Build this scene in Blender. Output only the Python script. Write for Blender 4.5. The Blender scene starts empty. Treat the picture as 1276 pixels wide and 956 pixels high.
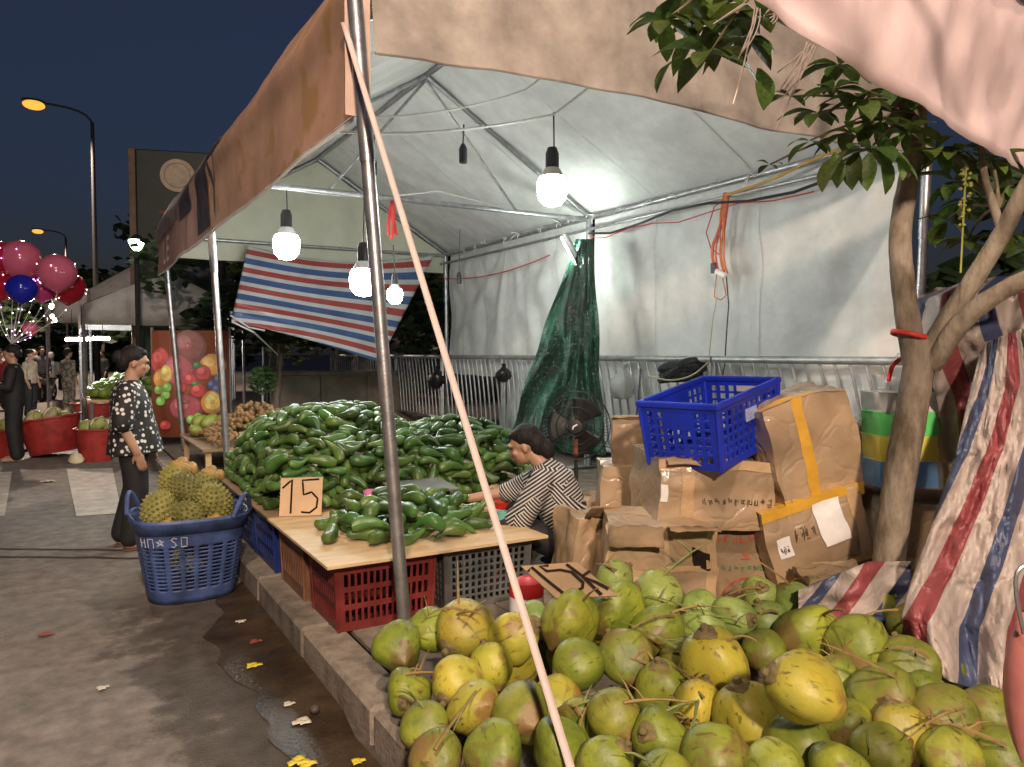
import bpy, bmesh, math, random
import numpy as np
from mathutils import Vector, Matrix, noise
random.seed(7)
PI = math.pi
R = math.radians
sc = bpy.context.scene
COL = sc.collection

# ------------------------------------------------------------------ camera
F, CX, CY, CAMH, YAW, PITCH = 950.0, 638.0, 478.0, 1.5, R(30.4), math.atan(38/950)
cam_d = bpy.data.cameras.new('camera'); cam = bpy.data.objects.new('camera', cam_d); COL.objects.link(cam)
cam_d.sensor_width = 36; cam_d.lens = F/1276*36; cam_d.clip_start = .05; cam_d.clip_end = 2000
cam.location = (0, 0, CAMH); cam.rotation_euler = (PI/2-PITCH, 0, -YAW)
sc.camera = cam
CF = Vector((math.sin(YAW)*math.cos(PITCH), math.cos(YAW)*math.cos(PITCH), -math.sin(PITCH)))
CR = Vector((math.cos(YAW), -math.sin(YAW), 0)); CU = CR.cross(CF)
CO = Vector((0, 0, CAMH))
FH = Vector((math.sin(YAW), math.cos(YAW), 0))                 # level forward
def ray(px, py): return CF + CR*((px-CX)/F) - CU*((py-CY)/F)
def V(px, py, d): return CO + ray(px, py)*d                     # point at depth d
def G(px, py, z=0.0):
    r = ray(px, py); return CO + r*((z-CAMH)/r.z)
def onY(px, py, y):
    r = ray(px, py); return CO + r*(y/r.y)
def onX(px, py, x):
    r = ray(px, py); return CO + r*(x/r.x)

# ------------------------------------------------------------------ world, exposure
SUN_EL, SUN_ROT = R(.4), R(200)
w = bpy.data.worlds.new('World'); sc.world = w; w.use_nodes = True
nt = w.node_tree
sky = nt.nodes.new('ShaderNodeTexSky'); sky.sky_type = 'NISHITA'; sky.sun_disc = False
sky.sun_elevation = SUN_EL; sky.sun_rotation = SUN_ROT; sky.dust_density = 1.5; sky.ozone_density = 4
bg = nt.nodes['Background']; glow = nt.nodes.new('ShaderNodeMix'); glow.data_type = 'RGBA'; glow.blend_type = 'ADD'; glow.inputs[0].default_value = 1   # even town glow added to the dusk sky
glow.inputs[7].default_value = (.22, .19, .21, 1); nt.links.new(sky.outputs[0], glow.inputs[6]); nt.links.new(glow.outputs[2], bg.inputs[0]); bg.inputs[1].default_value = .06
sc.view_settings.view_transform = 'Standard'; sc.view_settings.look = 'None'
sc.view_settings.exposure = 0.12; sc.view_settings.gamma = 1
sc.cycles.use_denoising = True
sc.cycles.max_bounces = 7; sc.cycles.diffuse_bounces = 4; sc.cycles.transparent_max_bounces = 12
sc.cycles.sample_clamp_indirect = 6

# ------------------------------------------------------------------ materials
def mat(name, col, rough=.6, metal=0, var=.18, scale=6, bump=0, bscale=60, col2=None, lo=.35, hi=.7, rnd=0,
        coat=0, trans=0, alpha=1, spec=.5, emit=0, hue=0, stretch=None, extra=None):
    m = bpy.data.materials.get(name)
    if m: return m
    m = bpy.data.materials.new(name); m.use_nodes = True
    t = m.node_tree; N = t.nodes; L = t.links; p = N['Principled BSDF']
    tc = N.new('ShaderNodeTexCoord'); src = tc.outputs['Object']
    if stretch:
        mp = N.new('ShaderNodeMapping'); mp.inputs['Scale'].default_value = stretch; L.new(src, mp.inputs[0]); src = mp.outputs[0]
    if rnd:
        oi = N.new('ShaderNodeObjectInfo'); ad = N.new('ShaderNodeVectorMath'); ad.operation = 'MULTIPLY_ADD'
        ad.inputs[1].default_value = (1, 1, 1); L.new(src, ad.inputs[0])
        mu = N.new('ShaderNodeMath'); mu.operation = 'MULTIPLY'; mu.inputs[1].default_value = 37; L.new(oi.outputs['Random'], mu.inputs[0])
        L.new(mu.outputs[0], ad.inputs[2]); src = ad.outputs[0]
    nz = N.new('ShaderNodeTexNoise'); nz.inputs['Scale'].default_value = scale; nz.inputs['Detail'].default_value = 6
    nz.inputs['Roughness'].default_value = .62; L.new(src, nz.inputs['Vector'])
    rp = N.new('ShaderNodeValToRGB'); e = rp.color_ramp.elements
    e[0].position = lo; e[1].position = hi
    a = col2 if col2 else [c*(1-var) for c in col]; b_ = col if col2 else [min(1, c*(1+var)) for c in col]
    e[0].color = (*a[:3], 1); e[1].color = (*b_[:3], 1)
    L.new(nz.outputs['Fac'], rp.inputs[0]); out = rp.outputs[0]
    if rnd:
        hs = N.new('ShaderNodeHueSaturation')
        mr = N.new('ShaderNodeMapRange'); mr.inputs[3].default_value = 1-rnd; mr.inputs[4].default_value = 1+rnd
        L.new(oi.outputs['Random'], mr.inputs[0]); L.new(mr.outputs[0], hs.inputs['Value'])
        if hue:
            m2 = N.new('ShaderNodeMapRange'); m2.inputs[3].default_value = .5-hue; m2.inputs[4].default_value = .5+hue
            fr = N.new('ShaderNodeMath'); fr.operation = 'FRACT'; mm = N.new('ShaderNodeMath'); mm.operation = 'MULTIPLY'; mm.inputs[1].default_value = 7.31
            L.new(oi.outputs['Random'], mm.inputs[0]); L.new(mm.outputs[0], fr.inputs[0]); L.new(fr.outputs[0], m2.inputs[0]); L.new(m2.outputs[0], hs.inputs['Hue'])
        L.new(out, hs.inputs['Color']); out = hs.outputs[0]
    L.new(out, p.inputs['Base Color'])
    p.inputs['Roughness'].default_value = rough; p.inputs['Metallic'].default_value = metal
    p.inputs['Specular IOR Level'].default_value = spec
    p.inputs['Coat Weight'].default_value = coat; p.inputs['Coat Roughness'].default_value = .12
    if alpha < 1: p.inputs['Alpha'].default_value = alpha
    if bump:
        n2 = N.new('ShaderNodeTexNoise'); n2.inputs['Scale'].default_value = bscale; n2.inputs['Detail'].default_value = 5; L.new(src, n2.inputs['Vector'])
        bp = N.new('ShaderNodeBump'); bp.inputs['Strength'].default_value = bump; bp.inputs['Distance'].default_value = .01
        L.new(n2.outputs['Fac'], bp.inputs['Height']); L.new(bp.outputs[0], p.inputs['Normal']); L.new(bp.outputs[0], p.inputs['Coat Normal'])
    if emit:
        p.inputs['Emission Color'].default_value = (*col[:3], 1); p.inputs['Emission Strength'].default_value = emit
    if trans:
        tr = N.new('ShaderNodeBsdfTranslucent'); L.new(out, tr.inputs[0]); mx = N.new('ShaderNodeMixShader'); mx.inputs[0].default_value = trans
        L.new(p.outputs[0], mx.inputs[1]); L.new(tr.outputs[0], mx.inputs[2]); L.new(mx.outputs[0], N['Material Output'].inputs[0])
    if extra: extra(m, t, N, L, p, src, out)
    return m
def emis(name, col, s):
    m = bpy.data.materials.new(name); m.use_nodes = True; t = m.node_tree; t.nodes.clear()
    e = t.nodes.new('ShaderNodeEmission'); e.inputs[0].default_value = (*col, 1); e.inputs[1].default_value = s
    o = t.nodes.new('ShaderNodeOutputMaterial'); t.links.new(e.outputs[0], o.inputs[0]); return m

# ------------------------------------------------------------------ mesh builder
def vec(p): return p if isinstance(p, Vector) else Vector(p)
def frame(t, up=Vector((0, 0, 1))):
    t = t.normalized(); a = t.cross(up)
    if a.length < 1e-3: a = t.cross(Vector((1, 0, 0)))
    a.normalize(); return a, a.cross(t).normalized()
def rotz(a): return Matrix.Rotation(a, 3, 'Z')
class MB:
    def __init__(s): s.v = []; s.f = []; s.m = []; s.cur = 0
    def add(s, vs, fs):
        o = len(s.v); s.v += [vec(p) for p in vs]; s.f += [tuple(i+o for i in f) for f in fs]; s.m += [s.cur]*len(fs); return s
    def box(s, c, d, rot=None, bev=0):
        c = vec(c); x, y, z = d[0]/2, d[1]/2, d[2]/2
        if bev:
            b = min(bev, x*.9, y*.9, z*.9); P = []
            for sx in (-1, 1):
                for sy in (-1, 1):
                    for sz in (-1, 1):
                        P += [(sx*(x-b), sy*(y-b), sz*z), (sx*(x-b), sy*y, sz*(z-b)), (sx*x, sy*(y-b), sz*(z-b))]
            bm = bmesh.new(); vv = [bm.verts.new(q) for q in P]; r = bmesh.ops.convex_hull(bm, input=vv)
            bm.verts.index_update(); P = [v.co.copy() for v in bm.verts]; fs = [tuple(v.index for v in f.verts) for f in bm.faces]; bm.free()
        else:
            P = [Vector((sx*x, sy*y, sz*z)) for sx in (-1, 1) for sy in (-1, 1) for sz in (-1, 1)]
            fs = [(0, 1, 3, 2), (4, 6, 7, 5), (0, 4, 5, 1), (2, 3, 7, 6), (0, 2, 6, 4), (1, 5, 7, 3)]
        return s.add([c + (rot @ vec(p) if rot else vec(p)) for p in P], fs)
    def loft(s, rings, caps=True, closed=True):
        n = len(rings[0]); fs = []
        for i in range(len(rings)-1):
            for j in range(n if closed else n-1):
                k = (j+1) % n; fs.append((i*n+j, i*n+k, (i+1)*n+k, (i+1)*n+j))
        if caps: fs += [tuple(range(n))[::-1], tuple((len(rings)-1)*n+j for j in range(n))]
        return s.add([p for r in rings for p in r], fs)
    def tube(s, pts, r, n=8, caps=True, sq=1.0):
        pts = [vec(p) for p in pts]; k = len(pts); rr = r if isinstance(r, (list, tuple)) else [r]*k; rings = []
        ref = None
        for i, p in enumerate(pts):
            t = (pts[min(i+1, k-1)]-pts[max(i-1, 0)])
            a, b = frame(t)
            if ref is not None:
                a = (ref - t.normalized()*ref.dot(t.normalized()))
                a = a.normalized() if a.length > 1e-4 else frame(t)[0]; b = a.cross(t.normalized())
            ref = a
            rings.append([p + a*math.cos(2*PI*j/n)*rr[i] + b*math.sin(2*PI*j/n)*rr[i]*sq for j in range(n)])
        return s.loft(rings, caps)
    def lathe(s, prof, n=24, o=(0, 0, 0), rot=None, caps=True, wob=None):
        o = vec(o); rings = []
        for (r, z) in prof:
            ring = []
            for j in range(n):
                a = 2*PI*j/n; q = Vector((r*math.cos(a), r*math.sin(a), z))
                if wob: q = wob(q)
                ring.append(o + (rot @ q if rot else q))
            rings.append(ring)
        return s.loft(rings, caps)
    def ell(s, c, rad, rot=None, nu=14, nv=9):
        c = vec(c); rings = []
        for i in range(nv):
            th = PI*(i+.5 if 0 < i < nv-1 else (.12 if i == 0 else nv-.12))/nv; ring = []
            for j in range(nu):
                a = 2*PI*j/nu; q = Vector((rad[0]*math.sin(th)*math.cos(a), rad[1]*math.sin(th)*math.sin(a), -rad[2]*math.cos(th)))
                ring.append(c + (rot @ q if rot else q))
            rings.append(ring)
        return s.loft(rings)
    def grid(s, fn, nu, nv, closeu=False):
        vs = [vec(fn(i/nu, j/nv)) for j in range(nv+1) for i in range(nu+1)]; w_ = nu+1
        return s.add(vs, [(j*w_+i, j*w_+i+1, (j+1)*w_+i+1, (j+1)*w_+i) for j in range(nv) for i in range(nu)])
    def ribbon(s, pts, w_, nrm):
        pts = [vec(p) for p in pts]; vs = []; k = len(pts)
        for i, p in enumerate(pts):
            t = (pts[min(i+1, k-1)]-pts[max(i-1, 0)]).normalized(); a = t.cross(nrm).normalized()
            vs += [p-a*w_/2, p+a*w_/2]
        return s.add(vs, [(2*i, 2*i+1, 2*i+3, 2*i+2) for i in range(k-1)])
    def mesh(s, name, mats, org=Vector(), smooth=True, ang=40, weld=0):
        me = bpy.data.meshes.new(name)
        me.from_pydata([tuple(p-org) for p in s.v], [], s.f)
        for m in (mats if isinstance(mats, (list, tuple)) else [mats]): me.materials.append(m)
        if any(s.m): me.polygons.foreach_set('material_index', s.m)
        bm = bmesh.new(); bm.from_mesh(me)
        if weld: bmesh.ops.remove_doubles(bm, verts=bm.verts, dist=weld)
        bmesh.ops.recalc_face_normals(bm, faces=bm.faces); bm.to_mesh(me); bm.free()
        if smooth:
            me.polygons.foreach_set('use_smooth', [True]*len(me.polygons))
            me.set_sharp_from_angle(angle=R(ang))
        return me
    def build(s, name, mats, parent=None, loc=None, smooth=True, ang=40, weld=0, solid=0):
        org = Vector()
        if parent is not None:
            q = parent
            while q.parent: q = q.parent
            org = q.location.copy()
        elif loc is not None: org = vec(loc)
        o = bpy.data.objects.new(name, s.mesh(name, mats, org, smooth, ang, weld)); COL.objects.link(o)
        if parent is not None: o.parent = parent
        else: o.location = org
        if solid:
            md = o.modifiers.new('thickness', 'SOLIDIFY'); md.thickness = solid; md.offset = 0
        return o
def tag(o, label, cat, group=None, kind=None):
    if label: o['label'] = label
    if cat: o['category'] = cat
    if group: o['group'] = group
    if kind: o['kind'] = kind
    return o
def thing(name, label, cat, loc=(0, 0, 0), group=None):
    o = bpy.data.objects.new(name, None); COL.objects.link(o); o.location = loc; o.empty_display_size = .1
    return tag(o, label, cat, group)
def struct(o): o['kind'] = 'structure'; return o
def stuff(o): o['kind'] = 'stuff'; return o
def copy_tree(o, parent=None):
    c = o.copy(); COL.objects.link(c); c.parent = parent
    for ch in [q for q in o.children]: copy_tree(ch, c)
    return c
def remesh(o, vox, it=6):
    m = o.modifiers.new('remesh', 'REMESH'); m.mode = 'VOXEL'; m.voxel_size = vox; m.use_smooth_shade = True
    if it: s = o.modifiers.new('smooth', 'SMOOTH'); s.factor = .5; s.iterations = it
    return o
def ns(x, y=0, z=0): return noise.noise(Vector((x, y, z)))
def lerp(a, b, t): return a + (b-a)*t
def bez(p0, p1, p2, n=8):
    p0, p1, p2 = vec(p0), vec(p1), vec(p2)
    return [p0*(1-t)**2 + p1*2*t*(1-t) + p2*t*t for t in [i/n for i in range(n+1)]]
def sag(a, b, s, n=10):
    a, b = vec(a), vec(b)
    return [a.lerp(b, i/n) - Vector((0, 0, s*4*(i/n)*(1-i/n))) for i in range(n+1)]

# shared materials
STEEL = mat('galvanised_steel', (.42, .42, .43), .38, .85, .25, 14, .1, 80)
ALU = mat('dull_aluminium', (.55, .55, .56), .45, .7, .2, 10, .1, 60)
def pvc_extra(m, t, N, L, p, src, out):
    nw = N.new('ShaderNodeTexNoise'); nw.inputs['Scale'].default_value = 1.3; L.new(src, nw.inputs['Vector'])
    va = N.new('ShaderNodeVectorMath'); va.operation = 'MULTIPLY_ADD'; va.inputs[1].default_value = (1.6, 1.6, 1.6); L.new(nw.outputs['Color'], va.inputs[0]); L.new(src, va.inputs[2])
    vo = N.new('ShaderNodeTexVoronoi'); vo.feature = 'DISTANCE_TO_EDGE'; vo.inputs['Scale'].default_value = 1.7; L.new(va.outputs[0], vo.inputs['Vector'])
    mr = N.new('ShaderNodeMapRange'); mr.inputs[2].default_value = .16; L.new(vo.outputs['Distance'], mr.inputs[0])
    b1 = N.new('ShaderNodeBump'); b1.inputs['Strength'].default_value = .10; b1.inputs['Distance'].default_value = .02; L.new(mr.outputs[0], b1.inputs['Height'])
    wv = N.new('ShaderNodeTexNoise'); wv.inputs['Scale'].default_value = 9; wv.inputs['Detail'].default_value = 6; L.new(src, wv.inputs['Vector'])
    b2 = N.new('ShaderNodeBump'); b2.inputs['Strength'].default_value = .28; b2.inputs['Distance'].default_value = .015; L.new(wv.outputs['Fac'], b2.inputs['Height']); L.new(b1.outputs[0], b2.inputs['Normal']); L.new(b2.outputs[0], p.inputs['Normal'])
PVC = mat('white_pvc_sheet', (.72, .73, .71), .5, 0, .12, 3.5, 0, 7, trans=.12, extra=pvc_extra)
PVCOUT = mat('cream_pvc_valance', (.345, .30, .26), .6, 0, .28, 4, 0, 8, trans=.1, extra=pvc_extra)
BLACKP = mat('black_plastic', (.018, .018, .02), .45, 0, .3, 20)
WHITEP = mat('white_plastic', (.72, .72, .70), .4, 0, .08, 20)
WIRE_W = mat('white_wire', (.6, .6, .58), .5, 0, .1, 20)
WIRE_B = mat('black_wire', (.02, .02, .022), .5, 0, .1, 20)
WIRE_O = mat('orange_wire', (.62, .2, .06), .5, 0, .2, 20)
WIRE_R = mat('red_wire', (.55, .05, .04), .5, 0, .2, 20)
WOOD = mat('plywood', (.62, .45, .25), .6, 0, .16, 3, .1, 60, stretch=(1, 6, 1))
def crease(m, t, N, L, p, src, out):
    vo = N.new('ShaderNodeTexVoronoi'); vo.feature = 'DISTANCE_TO_EDGE'; vo.inputs['Scale'].default_value = 3.6
    nw = N.new('ShaderNodeTexNoise'); nw.inputs['Scale'].default_value = 4; L.new(src, nw.inputs['Vector'])
    va = N.new('ShaderNodeVectorMath'); va.operation = 'MULTIPLY_ADD'; va.inputs[1].default_value = (.7, .7, .7); L.new(nw.outputs['Color'], va.inputs[0]); L.new(src, va.inputs[2]); L.new(va.outputs[0], vo.inputs['Vector'])
    mr = N.new('ShaderNodeMapRange'); mr.inputs[2].default_value = .10; L.new(vo.outputs['Distance'], mr.inputs[0])
    b1 = N.new('ShaderNodeBump'); b1.inputs['Strength'].default_value = .16; b1.inputs['Distance'].default_value = .02; L.new(mr.outputs[0], b1.inputs['Height'])
    n2 = N.new('ShaderNodeTexNoise'); n2.inputs['Scale'].default_value = 26; n2.inputs['Detail'].default_value = 5; n2.inputs['Distortion'].default_value = 1.5; L.new(src, n2.inputs['Vector'])
    b2 = N.new('ShaderNodeBump'); b2.inputs['Strength'].default_value = .3; b2.inputs['Distance'].default_value = .01; L.new(n2.outputs['Fac'], b2.inputs['Height']); L.new(b1.outputs[0], b2.inputs['Normal'])
    L.new(b1.outputs[0], p.inputs['Normal']); L.new(b2.outputs[0], p.inputs['Coat Normal'])
    n4 = N.new('ShaderNodeTexNoise'); n4.inputs['Scale'].default_value = 2.3; n4.inputs['Detail'].default_value = 7; L.new(src, n4.inputs['Vector'])
    r4 = N.new('ShaderNodeMapRange'); r4.inputs[1].default_value = .35; r4.inputs[2].default_value = .62; r4.inputs[3].default_value = .62; r4.inputs[4].default_value = 1.06; L.new(n4.outputs['Fac'], r4.inputs[0])
    hs = N.new('ShaderNodeHueSaturation'); L.new(r4.outputs[0], hs.inputs['Value']); L.new(out, hs.inputs['Color']); L.new(hs.outputs[0], p.inputs['Base Color'])
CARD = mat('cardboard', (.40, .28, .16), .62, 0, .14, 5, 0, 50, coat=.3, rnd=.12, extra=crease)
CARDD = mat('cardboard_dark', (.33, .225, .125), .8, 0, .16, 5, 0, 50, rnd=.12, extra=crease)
INK = mat('marker_ink', (.02, .015, .012), .9, 0, .2, 30, spec=.1)
# ================================================================== LAMPS OF THE STREET
SODIUM = emis('sodium_glow', (1, .33, .045), 1.7)
POLEM = mat('lamp_post_paint', (.012, .012, .012), .8, 0, .2, 8)
def street_lamp(base, head, label, power=0, glow=SODIUM, kind='SPOT'):
    base, head = vec(base), vec(head)
    t = thing('street_lamp', label, 'street lamp', base, 'street lamps along the road')
    top = Vector((base.x, base.y, head.z-.25))
    MB().tube([base, base+Vector((0, 0, 1.2)), top], [.11, .09, .055], 10).build('post', POLEM, t)
    MB().tube(bez(top-Vector((0, 0, .1)), top+Vector((0, 0, .45)), head+Vector((0, 0, .06)), 6), .035, 8).build('arm', POLEM, t)
    dr = (head-top); dr.z = 0; a = math.atan2(dr.y, dr.x)
    MB().ell(head+Vector((0, 0, .10)), (.34, .17, .07), rotz(a), 12, 7).build('lamp_housing', POLEM, t)
    MB().ell(head-Vector((0, 0, .02)), (.30, .22, .14), rotz(a), 14, 9).build('lamp_lens', glow, t)
    if power:
        l = bpy.data.lights.new('lamp_light', kind); l.energy = power;
        if kind == 'SPOT': l.spot_size = R(150); l.spot_blend = .35
        l.color = (1, .77, .60); l.shadow_soft_size = .22
        o = bpy.data.objects.new('lamp_light', l); COL.objects.link(o); o.location = Vector((0, 0, -.5))+head-base; o.parent = t
    return t
_h = V(42, 130, 23); _b = V(115, 155, 24); street_lamp((_b.x, _b.y, 0), _h, 'glowing orange street lamp high above the balloons on the tall post', 5000)
_h = V(47, 288, 46); _b = V(82, 300, 47); street_lamp((_b.x, _b.y, 0), _h, 'distant orange street lamp just above the pink balloons', 6000)
street_lamp((-3.2, -1.6, 0), (-1.3, -.9, 9.2), 'street lamp across the road from the coconut heap', 2100, kind='POINT')
street_lamp((-2.4, -4.6, 0), (-1.1, -4.2, 4.9), 'lower street lamp on the road behind the neighbouring stall', 2650, kind='POINT')

# ================================================================== GROUND
def asphalt_extra(m, t, N, L, p, src, out):
    vo = N.new('ShaderNodeTexVoronoi'); vo.inputs['Scale'].default_value = 120; L.new(src, vo.inputs['Vector'])
    n2 = N.new('ShaderNodeTexNoise'); n2.inputs['Scale'].default_value = 1.1; n2.inputs['Detail'].default_value = 7; L.new(src, n2.inputs['Vector'])
    rp = N.new('ShaderNodeValToRGB'); rp.color_ramp.elements[0].position = .33; rp.color_ramp.elements[1].position = .56
    rp.color_ramp.elements[0].color = (.5, .48, .46, 1); rp.color_ramp.elements[1].color = (1, 1, 1, 1)
    L.new(n2.outputs['Fac'], rp.inputs[0])
    mx = N.new('ShaderNodeMix'); mx.data_type = 'RGBA'; mx.blend_type = 'MULTIPLY'; mx.inputs[0].default_value = .42
    L.new(out, mx.inputs[6]); L.new(rp.outputs[0], mx.inputs[7]); L.new(mx.outputs[2], p.inputs['Base Color'])
    mr = N.new('ShaderNodeMapRange'); mr.inputs[1].default_value = .3; mr.inputs[2].default_value = .6; mr.inputs[3].default_value = .55; mr.inputs[4].default_value = .85
    L.new(n2.outputs['Fac'], mr.inputs[0])
    # damp stain spreading from the gutter, ragged edge
    sp = N.new('ShaderNodeSeparateXYZ'); L.new(src, sp.inputs[0])
    n5 = N.new('ShaderNodeTexNoise'); n5.inputs['Scale'].default_value = 1.5; n5.inputs['Detail'].default_value = 9; n5.inputs['Roughness'].default_value = .68; L.new(src, n5.inputs['Vector'])
    ma = N.new('ShaderNodeMath'); ma.operation = 'MULTIPLY_ADD'; ma.inputs[1].default_value = 2.4; L.new(n5.outputs['Fac'], ma.inputs[0]); L.new(sp.outputs['X'], ma.inputs[2])
    wm = N.new('ShaderNodeMapRange'); wm.interpolation_type = 'SMOOTHSTEP'; wm.inputs[1].default_value = 1.38; wm.inputs[2].default_value = 1.62; L.new(ma.outputs[0], wm.inputs[0])
    yl = N.new('ShaderNodeMapRange'); yl.inputs[1].default_value = 5.6; yl.inputs[2].default_value = 4.9; L.new(sp.outputs['Y'], yl.inputs[0])
    xl = N.new('ShaderNodeMapRange'); xl.inputs[1].default_value = -1.6; xl.inputs[2].default_value = -.2; L.new(sp.outputs['X'], xl.inputs[0])
    w1 = N.new('ShaderNodeMath'); w1.operation = 'MULTIPLY'; L.new(wm.outputs[0], w1.inputs[0]); L.new(yl.outputs[0], w1.inputs[1])
    w2 = N.new('ShaderNodeMath'); w2.operation = 'MULTIPLY'; L.new(w1.outputs[0], w2.inputs[0]); L.new(xl.outputs[0], w2.inputs[1])
    m5 = N.new('ShaderNodeMix'); m5.data_type = 'RGBA'; m5.blend_type = 'MULTIPLY'; m5.inputs[7].default_value = (.44, .41, .38, 1); L.new(w2.outputs[0], m5.inputs[0]); L.new(mx.outputs[2], m5.inputs[6]); L.new(m5.outputs[2], p.inputs['Base Color'])
    rm = N.new('ShaderNodeMix'); rm.data_type = 'FLOAT'; L.new(w2.outputs[0], rm.inputs[0]); L.new(mr.outputs[0], rm.inputs[2]); rm.inputs[3].default_value = .62; L.new(rm.outputs[0], p.inputs['Roughness'])
    bp = N.new('ShaderNodeBump'); bp.inputs['Strength'].default_value = .7; bp.inputs['Distance'].default_value = .005
    L.new(vo.outputs['Distance'], bp.inputs['Height']); L.new(bp.outputs[0], p.inputs['Normal'])
ASPH = mat('asphalt', (.215, .192, .168), .8, spec=.25, metal=0, var=.3, scale=9, extra=asphalt_extra)
struct(MB().grid(lambda u, v: (lerp(-300, 300, u), lerp(-60, 600, v), 0), 2, 2).build('ground', ASPH, smooth=False))
DAMP = mat('damp_asphalt', (.085, .072, .06), .62, 0, .35, 8, .35, 150)
def blob(pts, z, j=.03, n=6, seed=0):
    out = []
    for i in range(len(pts)):
        a = Vector(pts[i]); b = Vector(pts[(i+1) % len(pts)])
        for k in range(n):
            q = a.lerp(b, k/n); out.append(Vector((q.x+ns(q.x*4+seed, q.y*4)*j*2, q.y+ns(q.x*4, q.y*4+seed)*j*2, z)))
    return MB().add(out, [tuple(range(len(out)))])
WATER = mat('gutter_water', (.05, .034, .02), .3, 0, .5, 4, .3, 40, spec=.10)
struct(blob([(.985, 1.4), (.80, 1.5), (.76, 2.2), (.66, 2.9), (.70, 3.4), (.60, 3.9), (.66, 4.4), (.82, 5.0), (.985, 5.2)], .006, .05, 8, 3).build('gutter_puddle', WATER, smooth=False))
PAINT = mat('worn_road_paint', (.50, .45, .39), .75, 0, .25, 7, .15, 60)
for q in (((83, 585), (140, 584), (152, 640), (95, 644)), ((-60, 592), (15, 588), (6, 643), (-80, 648)), ((-300, 592), (-150, 590), (-190, 650), (-350, 655))):
    ps = [G(*a) for a in q]; struct(MB().add([Vector((p.x, p.y, .005)) for p in ps], [(0, 1, 2, 3)]).build('crossing_stripe', PAINT, smooth=False))
CRACK = mat('road_crack', (.035, .03, .026), .9, 0, .3, 10)
for y0, y1 in ((683, 686), (692, 696)):
    pp = [G(px, lerp(y0, y1, (px+200)/360)+ns(px*.03, y0)*1.2) for px in range(-200, 190, 15)]
    struct(MB().ribbon([Vector((p.x, p.y, .004)) for p in pp], .035, Vector((0, 0, 1))).build('road_crack', CRACK, smooth=False))
# kerb of single stones, pavement of single slabs
KERB = mat('kerb_stone', (.25, .21, .165), .85, 0, .25, 9, .5, 50, col2=(.11, .09, .07), lo=.3, hi=.6, rnd=.15)
kerb = struct(MB().box((1.075, 12, .05), (.15, 44, .09)).build('kerb', KERB))
KX0, KX1, SZ = .98, 1.17, .15
y = -1.2; k = 0
while y < 26:
    L_ = .98
    b = MB(); j = ns(k*3.1)*.008
    b.box((lerp(KX0, KX1, .5)+j, y+L_/2, .065), (KX1-KX0, L_-.012, .17), None, .018)
    b.build('kerb_stone', KERB, kerb, ang=25); y += L_; k += 1
SLAB = mat('paving_slab', (.23, .195, .155), .88, 0, .25, 7, .5, 50, col2=(.11, .09, .07), lo=.3, hi=.62, rnd=.15)
pav = struct(MB().box((7.6, 12, .065), (12.8, 44, .13)).build('pavement', SLAB))
me = None
for i in range(8):
    for j in range(22):
        x = 1.18+.4*i; yy = .4+.4*j
        if me is None: me = MB().box((0, 0, 0), (.392, .392, .03), None, .005).mesh('slab', SLAB, ang=25)
        o = bpy.data.objects.new('paving_slab', me); COL.objects.link(o); o.parent = pav
        o.location = (x+.2, yy+.2, .135+.003*ns(i*1.7, j*2.3)); o.rotation_euler = (ns(i*2.1, j)*.008, ns(i, j*1.9)*.008, 0)

# ================================================================== TENT
TX0, TX1, TY0, TY1, EZ, RZ, RX = 1.22, 5.5, 3.5, 11.5, 3.12, 4.42, 3.35
tent = thing('market_tent', 'white gable market tent with orange banners sheltering the avocado stall', 'tent', (3.3, 7.5, .15))
TYM = 7.5
SEAM = mat('sheet_seam', (.62, .63, .61), .45, 0, .12, 12, .2, 40)
def pole(p0, p1, r=.033, name='pole'):
    p0, p1 = vec(p0), vec(p1); m = p0.lerp(p1, .76)
    o = MB().tube([p0, m], r, 12).build(name, STEEL, tent)
    MB().tube([m-(p1-p0).normalized()*.05, m, p1], [r*1.14]*3, 12).build('sleeve', STEEL, o)
    return o
pA = G(506, 802, .15)
poleA = pole(pA, V(441, -12, 3.42), .031)
pole((TX0+.28, 8.6, .15), (TX0+.12, 8.55, EZ), .036)
pole((TX0+.20, TY1, .15), (TX0-.02, TY1-.05, EZ), .036)
pole((TX1, TY1, .15), (TX1-.03, TY1, EZ), .035)
pole((TX1-.02, TYM, .15), (TX1-.02, TYM, EZ), .035)
pole((TX1+.05, TY0-.05, .15), (TX1+.1, TY0-.1, EZ), .035)
def bar(a, b, r=.026): return MB().tube([a, b], r, 10).build('roof_bar', STEEL, tent)
for Y in (TY0, TYM, TY1):
    bar((TX0, Y, EZ), (RX, Y, RZ)); bar((RX, Y, RZ), (TX1, Y, EZ)); bar((TX0, Y, EZ-.02), (TX1, Y, EZ-.02), .028)
bar((RX, TY0, RZ), (RX, TY1, RZ), .028)
bar((TX0, TY0, EZ), (TX0, TY1, EZ)); bar((TX1-.03, TY0, EZ), (TX1-.03, TY1, EZ), .03)
bar((TX1-.12, TY0, EZ-.16), (TX1-.12, TY1, EZ-.16), .018)
bar((RX-1.05, TYM, EZ), (RX, TYM, RZ-.04), .015); bar((RX+1.1, TYM, EZ), (RX, TYM, RZ-.04), .015)
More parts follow.
